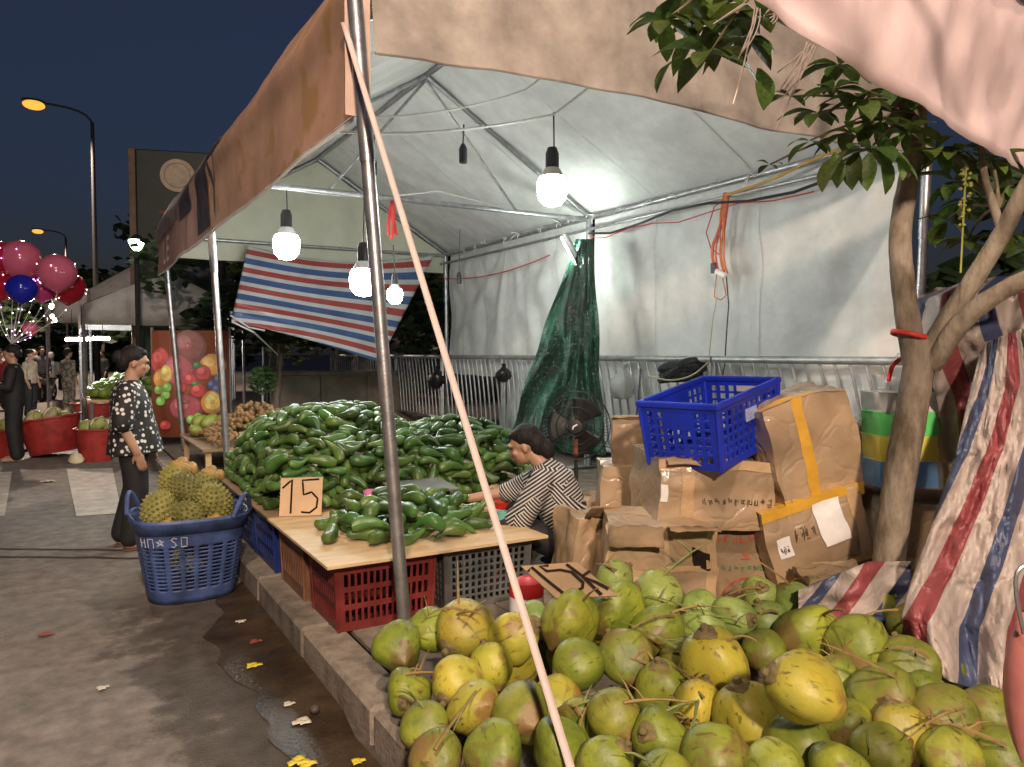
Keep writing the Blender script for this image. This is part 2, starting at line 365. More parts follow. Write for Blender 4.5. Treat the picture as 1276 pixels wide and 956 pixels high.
def roof(side):
    xe = TX0-.05 if side < 0 else TX1+.05
    def fn(u, v):
        Y = lerp(TY0-.12, TY1+.1, v); x = lerp(RX, xe, u)
        bay = math.sin(PI*((Y-TY0) % 4)/4) if TY0 < Y < TY1 else 0
        z = lerp(RZ, EZ, u)+.04 - .05*bay*math.sin(PI*u) + .018*ns(Y*1.3+u*3, u*1.5, side)+.014*math.sin(Y*7+u*9+3*ns(Y, u*2))*math.sin(PI*u)+.03*ns(Y*.9-u*2, u*3+Y*.6, 8)*math.sin(PI*u)
        return (x, Y, z)
    o = MB().grid(fn, 24, 110).build('roof_sheet', PVC, tent)
    for k in range(1, 6):
        MB().ribbon([Vector(fn(i/24, k/6+.03))-Vector((0, 0, .006)) for i in range(25)], .03, Vector((0, 0, 1))).build('seam', SEAM, o)
    return o
roof(-1); roof(1)
def fold(p, a, n=14, amp=.03, L_=2.2, s=0):
    d = p-a; r = d.length; th = math.atan2(d.z, d.y)
    return amp*math.sin(n*th+s+1.2*ns(th*2, s))*min(1, (r/1.3)**1.5)*math.exp(-r/L_)
def wall(y0, y1, zb, s):
    A = Vector((TX1, y0, 3.05)); B = Vector((TX1, y1, 3.05)); C = Vector((TX1, TYM, 1.3))
    def fn(u, v):
        Y = lerp(y0, y1, u); z = lerp(zb+.05*ns(Y*2, s), EZ+.05, v); p = Vector((TX1, Y, z))
        x = TX1+.03+fold(p, A, 11, .06, 2.2, s)+fold(p, B, 13, .03, 1.4, s+2)+.025*ns(Y*.7, z*.7, s)+.010*ns(Y*2.6, z*1.6, s+5)+.006*math.sin(Y*16+3*ns(Y, z))
        return (x, Y, z)
    o = MB().grid(fn, 130, 80).build('side_sheet', PVC, tent)
    for k in (.36, .72):
        MB().ribbon([Vector(fn(k, i/80))-Vector((.005, 0, 0)) for i in range(81)], .028, Vector((1, 0, 0))).build('seam', SEAM, o)
    for k in range(9): MB().lathe([(.012, -.003), (.024, 0), (.024, .004), (.012, .005)], 10, Vector(fn((k+.5)/9, .985))-Vector((.008, 0, 0)), Matrix.Rotation(PI/2, 3, 'Y'), caps=False).build('eyelet', STEEL, o)
    MB().ribbon([Vector(fn(i/130, .965))-Vector((.005, 0, 0)) for i in range(131)], .05, Vector((1, 0, 0))).build('hem', SEAM, o)
    return o
wall(3.5, 7.46, .32, 1.0); wall(7.54, 9.6, .32, 4.0); wall(9.56, 11.46, 1.15, 7.0)
# far gable and its valance strip
def gab(u, v):
    x = lerp(TX0, TX1, u); top = RZ-.03-abs(x-RX)/(RX-TX0 if x < RX else TX1-RX)*(RZ-EZ)
    return (x, TY1+.03+.035*ns(x*2, v*2)+.015*math.sin(x*11+v*3), lerp(EZ-.3, top, v))
MB().grid(gab, 40, 16).build('gable_sheet', mat('gable_sheet', (.78, .78, .62), .5, 0, .06, 3, .2, 9, trans=.3), tent)
# near valance and gable sheet, facing the road lamp
def nearv(u, v):
    x = lerp(TX0+.015, TX1+.5, u); top = RZ+.0-abs(x-RX)/2.15*(RZ-EZ)
    zb = 2.85+.03*math.sin(u*7)+.12*u
    z = lerp(zb, top+.04, v)
    return (x, TY0-.13+.045*ns(x*1.5, z*1.4, 3)+.03*ns(x*4, z*1.2, 9)+.012*math.sin(x*9+z*4)-.05*(1-v), z)
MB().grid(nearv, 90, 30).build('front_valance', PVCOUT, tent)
MB().tube([nearv(i/40, 0) for i in range(41)], .008, 6).build('valance_hem', PVCOUT, tent)
# banners along the road side
def bprint(m, t, N, L, p, src, out):
    wv = N.new('ShaderNodeTexNoise'); wv.inputs['Scale'].default_value = 3.2; wv.inputs['Detail'].default_value = 7; L.new(src, wv.inputs['Vector'])
    rp = N.new('ShaderNodeValToRGB'); rp.color_ramp.elements[0].position = .55; rp.color_ramp.elements[1].position = .62
    rp.color_ramp.elements[0].color = (0, 0, 0, 1); rp.color_ramp.elements[1].color = (1, 1, 1, 1); L.new(wv.outputs['Fac'], rp.inputs[0])
    mx = N.new('ShaderNodeMix'); mx.data_type = 'RGBA'; mx.inputs[7].default_value = (.33, .19, .075, 1)
    L.new(rp.outputs[0], mx.inputs[0]); L.new(out, mx.inputs[6]); L.new(mx.outputs[2], p.inputs['Base Color'])
BAN = mat('orange_banner', (.42, .25, .17), .8, 0, .18, 2.5, .2, 14, trans=.08, extra=bprint)
BAN2 = mat('brown_banner', (.31, .18, .14), .8, 0, .2, 2.5, .2, 14, trans=.08)
BDARK = mat('banner_dark_print', (.055, .055, .075), .55, 0, .5, 6)
BWHITE = mat('banner_white', (.75, .72, .70), .55, 0, .1, 5)
BPALE = mat('banner_grey_print', (.2, .17, .17), .55, 0, .3, 5)
def bsurf(Y, v, off=0, s=0):
    xb = TX0-.055-.02*(Y-TY0)/8; k = (v-.66)
    z = lerp(2.58+.01*math.sin(Y*2.2), 3.42+.05*ns(Y*1.1, s), v)
    x = xb-.022*ns(Y*.8, v*1.6, s)-.006*ns(Y*3+v*3, v*3, s+3)-.006*math.sin(3*(Y*.55-v*1.6)+2*ns(Y*.5, v))-(.05*math.exp(-(k/.13)**2))*(.6+.6*ns(Y*.7, 5))+(.10*max(0, v-.72)/.28)
    return Vector((x-off, Y, z))
def banner(y0, y1, m, s, label):
    n = int((y1-y0)*22)
    o = MB().grid(lambda u, v: bsurf(lerp(y0, y1, u), v, s*.012, 0), n, 24).build('banner', m, tent)
    MB().grid(lambda u, v: bsurf(lerp(y0, y1, u), lerp(-.035, 0, v), s*.012-.004, 0), n, 1).build('hem', BWHITE, o)
    if label: o['label'] = label
    return o
b1 = banner(TY0-.08, 7.25, BAN, 1, 'orange printed banner'); b2 = banner(7.15, 9.6, BAN2, 2, 'brown banner with dark printed end'); b3 = banner(9.5, TY1+.05, BAN2, 1, 'reddish brown banner with white letters')
MB().grid(lambda u, v: bsurf(lerp(7.16, 7.85, u), lerp(.05, .97, v), .03), 14, 20).build('printed_panel', BDARK, b2)
MB().grid(lambda u, v: bsurf(lerp(8.2, 9.1, u), lerp(.42, .88, v-.12*u*(1-u)), .03), 14, 12).build('printed_panel', BDARK, b2)
MB().grid(lambda u, v: bsurf(lerp(9.2, 11.3, u), lerp(.5, .97, v), .028), 14, 12).build('printed_panel', BPALE, b3)
def letters(parent, strokes, y0, sy, v0, sv, w_, m, off=.03):
    for s in strokes:
        b = MB(); pts = []
        for i in range(len(s)-1):
            for k in range(5): pts.append((lerp(s[i][0], s[i+1][0], k/5), lerp(s[i][1], s[i+1][1], k/5)))
        pts.append(s[-1])
        b.ribbon([bsurf(y0-p[0]*sy, v0+p[1]*sv, off) for p in pts], w_, Vector((1, 0, 0))).build('letter_stroke', m, parent)
letters(b1, [[(0, 1), (.5, .5), (1, 1)], [(.5, .5), (.5, 0)]], 7.05, .34, .12, .55, .055, BDARK)
letters(b3, [[(0, 1), (0, 0), (.7, 0)], [(1.9, 1), (1.2, 1), (1.2, 0), (1.9, 0)], [(1.2, .5), (1.8, .5)]], 10.75, .3, .1, .3, .05, BWHITE)
MB().grid(lambda u, v: (lerp(TX0+.02, TX0-.1, u), TY0-.1+.006*ns(v*6, u), lerp(2.58, 3.3, v)), 4, 12).build('banner_edge', mat('pink_beige_edge', (.5, .36, .29), .6, 0, .12, 6), tent)
# white ties along the rear eave
for k in range(14):
    Y = 5.0+.45*k+random.uniform(-.1, .1); x = TX1-.05; b = MB()
    for q in range(3):
        a = Vector((x, Y, EZ)); e = a+Vector((-random.uniform(.03, .12), random.uniform(-.12, .12), random.uniform(-.1, .04)))
        b.tube(bez(a, a.lerp(e, .5)+Vector((-.04, 0, .05)), e, 5), .006, 5)
    b.build('tie', WIRE_W, tent)
# pink guy strap
g0 = V(428, 28, 3.45); g1 = G(738, 1045, .15)
MB().box((g1.x, g1.y, .14), (.06, .06, .05), None, .01)
dr = (g1-g0).normalized(); nn = -ray(590, 560).normalized()
b = MB(); b.ribbon([g0.lerp(g1, i/30) for i in range(31)], .025, (nn+CR*.25).normalized())
o = b.build('guy_strap', mat('pink_strap', (.62, .50, .46), .6, 0, .08, 12, .2, 150, trans=.05), tent, solid=.003)

# ================================================================== BULBS
BULB = emis('bulb_glow', (.93, 1.0, .97), 88)
BULBW = emis('small_bulb_glow', (1.0, .97, .86), 95)
def bulb(px, py, d, r, label, m=BULB, cord_top=None):
    c = V(px, py, d); t = thing('light_bulb', label, 'light bulb', c, 'bulbs hanging in the tent')
    MB().lathe([(0.01, -r*1.12), (r*.55, -r*1.02), (r*.9, -r*.6), (r, 0), (r*.97, r*.5), (r*.8, r*.8)], 20, c).build('diffuser', m, t)
    MB().lathe([(r*.8, r*.8), (r*.55, r*1.25), (r*.42, r*1.4)], 18, c).build('bulb_body', WHITEP, t)
    MB().lathe([(r*.44, r*1.38), (r*.44, r*2.3), (r*.3, r*2.7), (.01, r*2.75)], 12, c).build('socket', BLACKP, t)
    top = vec(cord_top) if cord_top else c+Vector((0, 0, 1))
    MB().tube([c+Vector((0, 0, r*2.7)), c.lerp(top, .5)+Vector((.01, 0, 0)), top], .006, 6).build('cord', WIRE_B, t)
    return t
def hang(px, py, d, Ztop): p = V(px, py, d); return (p.x, p.y, Ztop)
bulb(688, 236, 5.6, .112, 'bright white bulb hanging nearest the cardboard cartons', BULB, V(690, 140, 5.6))
bulb(357, 306, 8.2, .14, 'bright bulb hanging in front of the far gable by the banner poles', BULB, V(357, 235, 8.2))
bulb(453, 350, 7.0, .128, 'bright bulb hanging partly behind the front tent pole', BULB, hang(453, 350, 7.0, 3.55))
bulb(492, 368, 8.0, .082, 'small dim bulb under a red ribbon beside the pole', BULBW, V(490, 305, 8.0))
def socket(px, py, d, up, label):
    c = V(px, py, d); t = thing('empty_socket', label, 'lamp socket', c, 'empty lamp sockets on cords')
    MB().lathe([(.02, -.075), (.03, -.07), (.031, .03), (.018, .06), (.005, .075)], 12, c).build('shell', BLACKP, t)
    MB().tube([c+Vector((0, 0, .07)), V(px+1, py-up, d)], .006, 6).build('cord', WIRE_B, t)
socket(577, 191, 5.6, 36, 'empty black lamp socket below the roof wires beside the rafter')
socket(465, 207, 6.0, 40, 'empty black lamp socket with a green tip beside the front pole')
socket(572, 346, 9.6, 60, 'empty black lamp socket in front of the rear side sheet')
# red ribbon
t = thing('red_ribbon', 'bunch of red ribbon tied above the small dim bulb', 'ribbon', V(489, 270, 7.9))
RED = mat('red_cloth', (.6, .04, .03), .6, 0, .2, 10)
for k in range(5):
    a = V(489, 250, 7.9); e = V(484+k*2.6, 296+random.uniform(-6, 4), 7.9+.03*k)
    MB().ribbon(bez(a, a.lerp(e, .5)+CR*random.uniform(-.05, .05), e, 8), .03, -CF).build('ribbon_tail', RED, t, solid=.002)
# roof wires
def wire(pts, r, m, label): tag(MB().tube(pts, r, 6).build('cable', m, loc=vec(pts[0])), label, 'cable')
wire(sag((TX0, 5.2, EZ), V(655, 112, 5.6), .12)+sag(V(655, 112, 5.6), (3.6, 4.2, 4.1), .02)[1:], .008, WIRE_W, 'white wire sagging under the roof past the empty socket')
wire(sag((TX0, 5.6, EZ), V(690, 143, 5.6), .1)+sag(V(690, 143, 5.6), (3.9, 4.4, 4.0), .03)[1:], .010, WIRE_W, 'doubled white wire carrying the brightest bulb')
wire(sag(V(340, 232, 8.0), V(545, 238, 7.9), .08)+[V(640, 262, 8.2)], .007, WIRE_W, 'thin white wire above the far bulbs')
def eave(Y, dx=-.1, dz=0): return Vector((TX1+dx, Y, EZ+dz))
wire([eave(7.4, -.1, -.2)]+[eave(7.4-.5*i, -.16, -.22-.05*math.sin(i*1.4)) for i in range(1, 8)], .014, WIRE_B, 'thick black cable running along the rear eave')
wire([eave(7.4, -.1, -.24)]+[eave(7.4-.4*i, -.16, -.28-.03*math.sin(i*1.9)) for i in range(1, 9)], .006, WIRE_R, 'thin red wire running along the rear eave')
wire([onX(*q, TX1-.2) for q in ((905, 243), (940, 232), (970, 220), (1000, 205), (1060, 180))], .014, mat('yellow_cable', (.5, .3, .08), .5), 'yellow brown cable climbing to the near rear corner')
wire(sag(onX(545, 346, TX1-.05), onX(685, 318, TX1-.08), .12), .008, WIRE_R, 'red cord strung across the far part of the rear sheet')
t = thing('cable_bundle', 'bundle of orange extension cables hanging on the white side sheet', 'cable bundle', onX(900, 300, TX1-.1))
for k in range(9):
    x0 = 905+random.uniform(-5, 5); x1 = 895+random.uniform(-8, 8)
    pts = [onX(x0, 240, TX1-.15), onX(x0-random.uniform(0, 8), 270, TX1-.17), onX(x1, 305, TX1-.15), onX(x1+4, 335+random.uniform(0, 8), TX1-.15)]
    MB().tube(bez(pts[0], pts[1], pts[2], 6)+bez(pts[2], (pts[2]+pts[3])/2+Vector((0, .05, 0)), pts[3], 5)[1:], .0085, 6).build('cable', WIRE_O if k % 3 else WIRE_R, t)
MB().tube([onX(*q, TX1-.14) for q in ((906, 245), (890, 258), (880, 290), (886, 310), (897, 318))], .006, 6).build('cable', WIRE_R, t)
MB().tube([onX(*q, TX1-.14) for q in ((893, 340), (890, 370), (898, 374), (905, 368), (899, 340))], .006, 6).build('cable', WIRE_O, t)
MB().box(onX(890, 334, TX1-.15), (.04, .07, .1), None, .008).build('adapter', BLACKP, t)
MB().box(onX(898, 341, TX1-.17), (.04, .14, .05), Matrix.Rotation(R(25), 3, 'X'), .008).build('power_strip', WHITEP, t)
wire([onX(*q, TX1-.13) for q in ((905, 342), (908, 380), (905, 420), (903, 455), (900, 470))], .006, WIRE_B, 'thin black cord dropping from the power strip to the blue crate')
wire([onX(*q, TX1-.13) for q in ((893, 372), (888, 400), (884, 440), (882, 462))], .004, mat('yellow_string', (.5, .4, .2), .6), 'thin yellow string hanging below the power strip')
# flood lamp by the middle rear pole
t = thing('tube_lamp', 'slanting tube lamp fixed to the middle rear pole above the green net', 'lamp', V(711, 308, 8.5))
a, e = V(704, 294, 8.45), V(722, 328, 8.45); ax = (e-a).normalized()
sd = ax.cross(Vector((1, .25, 0)).normalized()); m3 = Matrix((Vector((1, .25, 0)).normalized(), ax, sd.normalized())).transposed()
MB().box((a+e)/2, (.05, (e-a).length+.04, .07), m3, .008).build('housing', ALU, t)
MB().box((a+e)/2+FH*.05-CR*.02, (.03, (e-a).length, .05), m3).build('tube', emis('tube_glow', (.9, 1, .92), 320), t)

# ================================================================== BARRIERS
BARM = mat('barrier_steel', (.40, .41, .41), .45, .6, .25, 9, .1, 60)
proto = None
for k in range(7):
    y0 = 3.3+2.02*k
    if proto is None:
        t = thing('crowd_barrier', None, 'barrier', (0, 0, 0), 'steel crowd barriers behind the stall')
        MB().tube([(0, 0, 1.30), (0, 2.0, 1.30)], .034, 10).build('top_rail', BARM, t)
        MB().tube([(0, 0, .3), (0, 2.0, .3)], .022, 8).build('bottom_rail', BARM, t)
        for yy in (.02, 1.98):
            MB().tube([(0, yy, .0), (0, yy, 1.28)], .022, 8).build('post', BARM, t)
            MB().box((0, yy, .015), (.55, .05, .03), None, .008).build('foot', BARM, t)
        for i in range(13):
            yy = .16+i*.14
            MB().tube(bez((0, yy+.10, 1.28), (0, yy-.02, .9), (0, yy-.10, .31), 7), .013, 7).build('bar', BARM, t)
        proto = t
    else: t = copy_tree(proto)
    t.location = (5.34, y0, .15-.01)
    t['label'] = ['grey steel barrier behind the cartons and the blue crate', 'grey steel barrier behind the plastic bag and standing fan', 'grey steel barrier at the middle rear pole behind the net',
                  'grey steel barrier with small black bag hung on its rail', 'grey steel barrier below the far end of the side sheet', 'grey steel barrier just past the far tent corner', 'farthest grey steel barrier in the dark beyond the striped awning'][k]
# ================================================================== CRATES, BOARD
def lattice(b, O, U, W, us, vs, hole):
    O, U, W = vec(O), vec(U), vec(W); n = len(us)
    vsx = [O+U*u+W*v for v in vs for u in us]
    fs = [(j*n+i, j*n+i+1, (j+1)*n+i+1, (j+1)*n+i) for j in range(len(vs)-1) for i in range(n-1) if not hole(i, j)]
    return b.add(vsx, fs)
def bars(L_, n, gap, m0):
    out = [0, m0]; step = (L_-2*m0)/n; wdt = step*(1-gap)
    for k in range(n):
        a = m0+k*step
        out += [a+wdt/2, a+step-wdt/2] if k == 0 else [a+wdt/2, a+step-wdt/2]
    out += [L_-m0, L_]; return [x/L_ for x in out]
def crate(name, label, loc, rz, size, m, nh=(9, 4), group=None, tilt=None, vert=.62, plate=None, category='crate'):
    t = thing(name, label, category, (0, 0, 0), group); sx, sy, sz = size; tp = .94
    def side(O, U, L_, flip, panel):
        b = MB(); us = bars(L_, nh[0] if L_ > min(sx, sy)*1.05 else max(4, int(nh[0]*min(sx, sy)/max(sx, sy))), vert, .03); vs = bars(sz, nh[1], .7, .03)
        n = len(us)
        def hole(i, j):
            h = (i >= 2 and i % 2 == 0 and i < n-3) and (j >= 2 and j % 2 == 0 and j < len(vs)-3)
            if panel and h and abs((us[i]+us[i+1])/2-.5) < .17 and vs[j] > .55: h = False
            return h
        lattice(b, O, U, Vector((0, 0, sz)), us, vs, hole)
        for q in range(len(b.v)):          # taper to the base
            p = b.v[q]; k = lerp(tp, 1, p.z/sz); b.v[q] = Vector((p.x*k, p.y*k, p.z))
        return b.build('side_panel', m, t, smooth=False, solid=.007)
    x, y_ = sx/2, sy/2
    side((-x, -y_, 0), Vector((sx, 0, 0)), sx, 0, plate); side((-x, y_, 0), Vector((sx, 0, 0)), sx, 0, 0)
    side((-x, -y_, 0), Vector((0, sy, 0)), sy, 0, plate); side((x, -y_, 0), Vector((0, sy, 0)), sy, 0, 0)
    b = MB(); lattice(b, (-x*tp, -y_*tp, .012), Vector((sx*tp, 0, 0)), Vector((0, sy*tp, 0)), bars(sx, 8, .5, .03), bars(sy, 6, .5, .03), lambda i, j: i % 2 == 0 and j % 2 == 0 and 1 < i < 17 and 1 < j < 13)
    b.build('base', m, t, smooth=False, solid=.008)
    b = MB(); r_ = .012
    for (a, c, d) in (((0, -y_, sz), (sx+.03, .026, .03), 0), ((0, y_, sz), (sx+.03, .026, .03), 0), ((-x, 0, sz), (.026, sy-.03, .0298), 0), ((x, 0, sz), (.026, sy-.03, .0298), 0)): b.box(a, c, None, .006)
    b.build('rim', m, t, ang=25)
    for sx_ in (-1, 1):
        for sy_ in (-1, 1): MB().tube([(sx_*x*tp, sy_*y_*tp, 0), (sx_*x, sy_*y_, sz)], .011, 6).build('corner_post', m, t)
    t.location = loc
    t.rotation_euler = (rz if isinstance(rz, Matrix) else Matrix.Rotation(rz, 3, 'Z')).to_euler()
    return t
REDP = mat('red_plastic', (.17, .024, .02), .45, 0, .3, 5, .1, 30)
BROWNP = mat('brown_plastic', (.19, .085, .045), .55, 0, .3, 5, .15, 30)
GREYP = mat('grey_plastic', (.13, .13, .125), .5, 0, .3, 5, .1, 30)
BLUEP = mat('blue_plastic', (.008, .028, .42), .38, 0, .2, 5, .06, 30)
NAVYP = mat('navy_plastic', (.012, .028, .15), .45, 0, .3, 5, .1, 30)
S = .15
crate('plastic_crate', 'red slotted plastic crate under the front corner of the plywood board', (1.36, 3.76, S), 0, (.52, .44, .325), REDP, (14, 3))
crate('plastic_crate', 'brown slotted crate under the board below the price card reading 15', (1.30, 4.34, S), 0, (.42, .50, .325), BROWNP, (11, 1))
crate('plastic_crate', 'grey mesh crate under the board beside the red crate', (1.94, 3.76, S), 0, (.52, .42, .325), GREYP, (12, 7))
crate('plastic_crate', 'grey mesh crate under the board behind the other grey one', (1.9, 4.36, S), 0, (.5, .42, .325), GREYP, (10, 6))
for k, yy in enumerate((4.98, 5.56, 6.14)):
    crate('plastic_crate', 'navy blue crate holding up the kerb side of the avocado heap', (1.33, yy, S), 0, (.5, .54, .325), NAVYP, (9, 3), 'navy crates under the avocado heap')
for k, yy in enumerate((4.98, 5.9)):
    crate('plastic_crate', 'brown crate holding up the inner side of the avocado heap', (2.7, yy, S), 0, (.5, .6, .325), BROWNP, (9, 3), 'brown crates under the avocado heap')
tag(MB().box((1.64, 4.055, .4915+.01), (1.22, 1.22, .014)).build('plywood_board', WOOD, loc=(1.64, 4.055, .49)), 'pale plywood board laid on crates as a sales table', 'board')
tag(MB().box((2.1, 5.72, .4915+.007), (2.12, 2.06, .012)).build('plywood_sheet', mat('dark_plywood', (.3, .2, .11), .7, 0, .2, 4), loc=(2.1, 5.72, .49)), 'plywood sheet carrying the big avocado heap', 'board')
BZ = .51
# blue bag standing in grey crate
b = MB(); b.ell((1.94, 3.8, .3), (.17, .13, .15), None, 14, 9)
tag(b.build('folded_bag', mat('pale_blue_plastic', (.16, .3, .38), .4, 0, .2, 6, .5, 12), loc=(1.94, 3.8, .15)), 'pale blue plastic bag stuffed in the grey mesh crate', 'bag')

# ================================================================== AVOCADOS
def avo_extra(m, t, N, L, p, src, out):
    n = N.new('ShaderNodeTexNoise'); n.inputs['Scale'].default_value = 160; L.new(src, n.inputs['Vector'])
    r_ = N.new('ShaderNodeValToRGB'); r_.color_ramp.elements[0].position = .62; r_.color_ramp.elements[1].position = .74; r_.color_ramp.elements[0].color = (0, 0, 0, 1)
    L.new(n.outputs['Fac'], r_.inputs[0]); mx = N.new('ShaderNodeMix'); mx.data_type = 'RGBA'; mx.inputs[7].default_value = (.12, .22, .05, 1)
    L.new(r_.outputs[0], mx.inputs[0]); L.new(out, mx.inputs[6]); L.new(mx.outputs[2], p.inputs['Base Color'])
AVO = mat('avocado_skin', (.10, .195, .04), .36, 0, .3, 7, .12, 90, col2=(.028, .075, .018), lo=.3, hi=.7, rnd=.42, hue=.03, extra=avo_extra)
STEMM = mat('fruit_stem', (.2, .16, .06), .8, 0, .3, 30)
AVM = []
for k in range(4):
    b = MB(); L_ = .205; bend = [.010, .028, .045, .018][k]; neck = [.62, .5, .55, .8][k]
    prof = [(.003, 0), (.026, .006), (.038, .03), (.041, .06), (.0395, .09), (.039*lerp(1, neck, .55), .125), (.039*neck, .16), (.037*neck, .185), (.022*neck, .2), (.003, .205)]
    rings = []
    for (r_, z) in prof:
        x = bend*math.sin(PI*min(1, z/L_)*1.0)*-1 + (z/L_)**2*bend*1.2
        rings.append([Vector((x+r_*math.cos(2*PI*j/11), r_*math.sin(2*PI*j/11), z-L_/2)) for j in range(11)])
    b.loft(rings); me = b.mesh('avocado', AVO)
    s_ = MB().tube([(rings[-1][0].x, 0, .1), (rings[-1][0].x, 0, .112)], .006, 6).mesh('stem', STEMM)
    AVM.append((me, s_))
def capsule_dist(P0, P1, Q0, Q1, n=5):
    ts = np.linspace(0, 1, n)
    A = P0[None, :]+(P1-P0)[None, :]*ts[:, None]                       # n,3
    B = Q0[:, None, :]+(Q1-Q0)[:, None, :]*ts[None, :, None]           # k,n,3
    return np.sqrt(((A[None, :, None, :]-B[:, None, :, :])**2).sum(-1)).min(axis=(1, 2))
class Pack:
    def __init__(s): s.a = []; s.b = []; s.items = []
    def tryput(s, c, ax, half=.050, gap=.060):
        c, ax = np.array(c), np.array(ax.normalized()); p0, p1 = c-ax*half, c+ax*half
        if s.a and capsule_dist(p0, p1, np.array(s.a), np.array(s.b)).min() < gap: return False
        s.a.append(p0); s.b.append(p1); s.items.append((Vector(c), Vector(ax))); return True
def spawn_avo(c, ax, label, group, sc_=1.0, stem=True):
    me, st = random.choice(AVM)
    o = bpy.data.objects.new('avocado', me); COL.objects.link(o)
    q = ax.normalized().to_track_quat('Z', 'Y'); o.rotation_mode = 'QUATERNION'
    from mathutils import Quaternion
    o.rotation_quaternion = q @ Quaternion((0, 0, 1), random.uniform(0, 2*PI)); o.location = c; o.scale = (sc_,)*3
    tag(o, label, 'avocado', group)
    if stem:
        s_ = bpy.data.objects.new('stem', st); COL.objects.link(s_); s_.parent = o
    return o
random.seed(21)
HX0, HX1, HY0, HY1 = 1.10, 3.05, 4.74, 6.65
def crest(x, y):
    c = .575*math.exp(-((x-1.75)/.72)**4)*math.exp(-((y-5.75)/1.1)**2)
    r_ = .45*math.exp(-((x-2.75)/.8)**2)*math.exp(-((y-5.6)/1.0)**2)
    return max(c, r_, .36)+.04*ns(x*3, y*3)
def heap_z(x, y):
    ex = min((x-HX0)*2.6+.08, (HX1-x)*2.2+.05); ey = min((y-HY0)*1.25+.13, (HY1-y)*1.6)
    return BZ+max(0.0, min(crest(x, y), ex+.06, ey))
pk = Pack(); tries = 0
def heap_n(x, y, e=.03):
    return Vector((-(heap_z(x+e, y)-heap_z(x-e, y))/(2*e), -(heap_z(x, y+e)-heap_z(x, y-e))/(2*e), 1)).normalized()
# neat rows of round ends at the foot of the front face
for row in range(4):
    for k in range(28):
        x = HX0+.10+k*.072+(.036 if row % 2 else 0)
        if x > HX1-.02: continue
        pk.tryput(Vector((x+random.uniform(-.008, .008), HY0+.05+row*.058, BZ+.04+row*.063)), Vector((random.uniform(-.1, .1), 1, random.uniform(-.06, .1))), .04, .058)
for row in range(5):
    for k in range(20):
        yy = HY0+.10+k*.082
        pk.tryput(Vector((HX0+.05+row*.030, yy, BZ+.04+row*.064)), Vector((1, random.uniform(-.35, .35), random.uniform(-.05, .15))), .04, .056)
while len(pk.items) < 520 and tries < 22000:
    tries += 1
    x = random.uniform(HX0, HX1); y = HY0+(HY1-HY0)*.74*random.random()**1.15
    z = heap_z(x, y)
    if z < BZ+.06: continue
    n = heap_n(x, y); d = Vector((random.uniform(-1, 1), random.uniform(-1, 1), random.uniform(-.2, .2)))
    if random.random() < .5: d = Vector((random.choice((-1, 1)), random.uniform(-.5, .5), random.uniform(-.15, .15)))
    d = d-n*d.dot(n)*.92
    pk.tryput(Vector((x, y, z))+n*.005, d)
LAB = 'dark green long-necked avocado in the big heap behind the price card'
pk.items.sort(key=lambda q: (q[0]-CO).length)
for (c, ax) in pk.items[:225]: spawn_avo(c, ax, LAB, 'avocados in the big heap', random.uniform(.66, 1.0))
# the hidden body of the heap: a lower packed layer that fills the gaps
b = MB(); pk2 = Pack(); tries = 0
while len(pk2.items) < 330 and tries < 9000:
    tries += 1
    x = random.uniform(HX0+.04, HX1-.04); y = random.uniform(HY0+.05, HY1-.05); z = heap_z(x, y)
    if z < BZ+.09: continue
    n = heap_n(x, y); d = Vector((random.uniform(-1, 1), random.uniform(-1, 1), 0)); d -= n*d.dot(n)*.9
    c = Vector((x, y, z))-n*.075
    if c.z < BZ+.045: c.z = BZ+.045
    pk2.tryput(c, d, .06, .066)
for (c, ax) in pk2.items+pk.items[225:]:
    a = ax*.082*random.uniform(.85, 1.12); b.tube([c-a, c-a*.93, c-a*.7, c-a*.3, c+a*.25, c+a*.7, c+a*.95, c+a], [.004, .02, .034, .038, .035, .026, .016, .003], 9)
o = b.build('avocado_mass', AVO, loc=(2.1, 5.7, BZ)); tag(o, 'inner layer of green avocados filling the gaps of the big heap', 'avocados', None, 'stuff')
# small pile on the board
random.seed(5)
pb = Pack()
def small_h(x, y):
    e = ((x-1.66)/.50)**2+((y-4.06)/.46)**2
    return max(0, 1-e)**.6*.15
tries = 0
for layer in range(3):
    n0 = 0
    for tr in range(1600):
        x = random.uniform(1.12, 2.2); y = random.uniform(3.62, 4.6); h = small_h(x, y)
        if h <= layer*.054: continue
        if (x < 1.38 and y > 4.28): continue
        a = random.gauss(.5, 1.1)
        pb.tryput(Vector((x, y, BZ+.038+layer*.054)), Vector((math.cos(a), math.sin(a), random.uniform(-.06, .06)+.1*(layer > 0))), .055, .064)
for (c, ax) in pb.items: spawn_avo(c, ax, 'green long-necked avocado spread on the pale plywood board', 'avocados on the board', random.uniform(.8, 1.0))
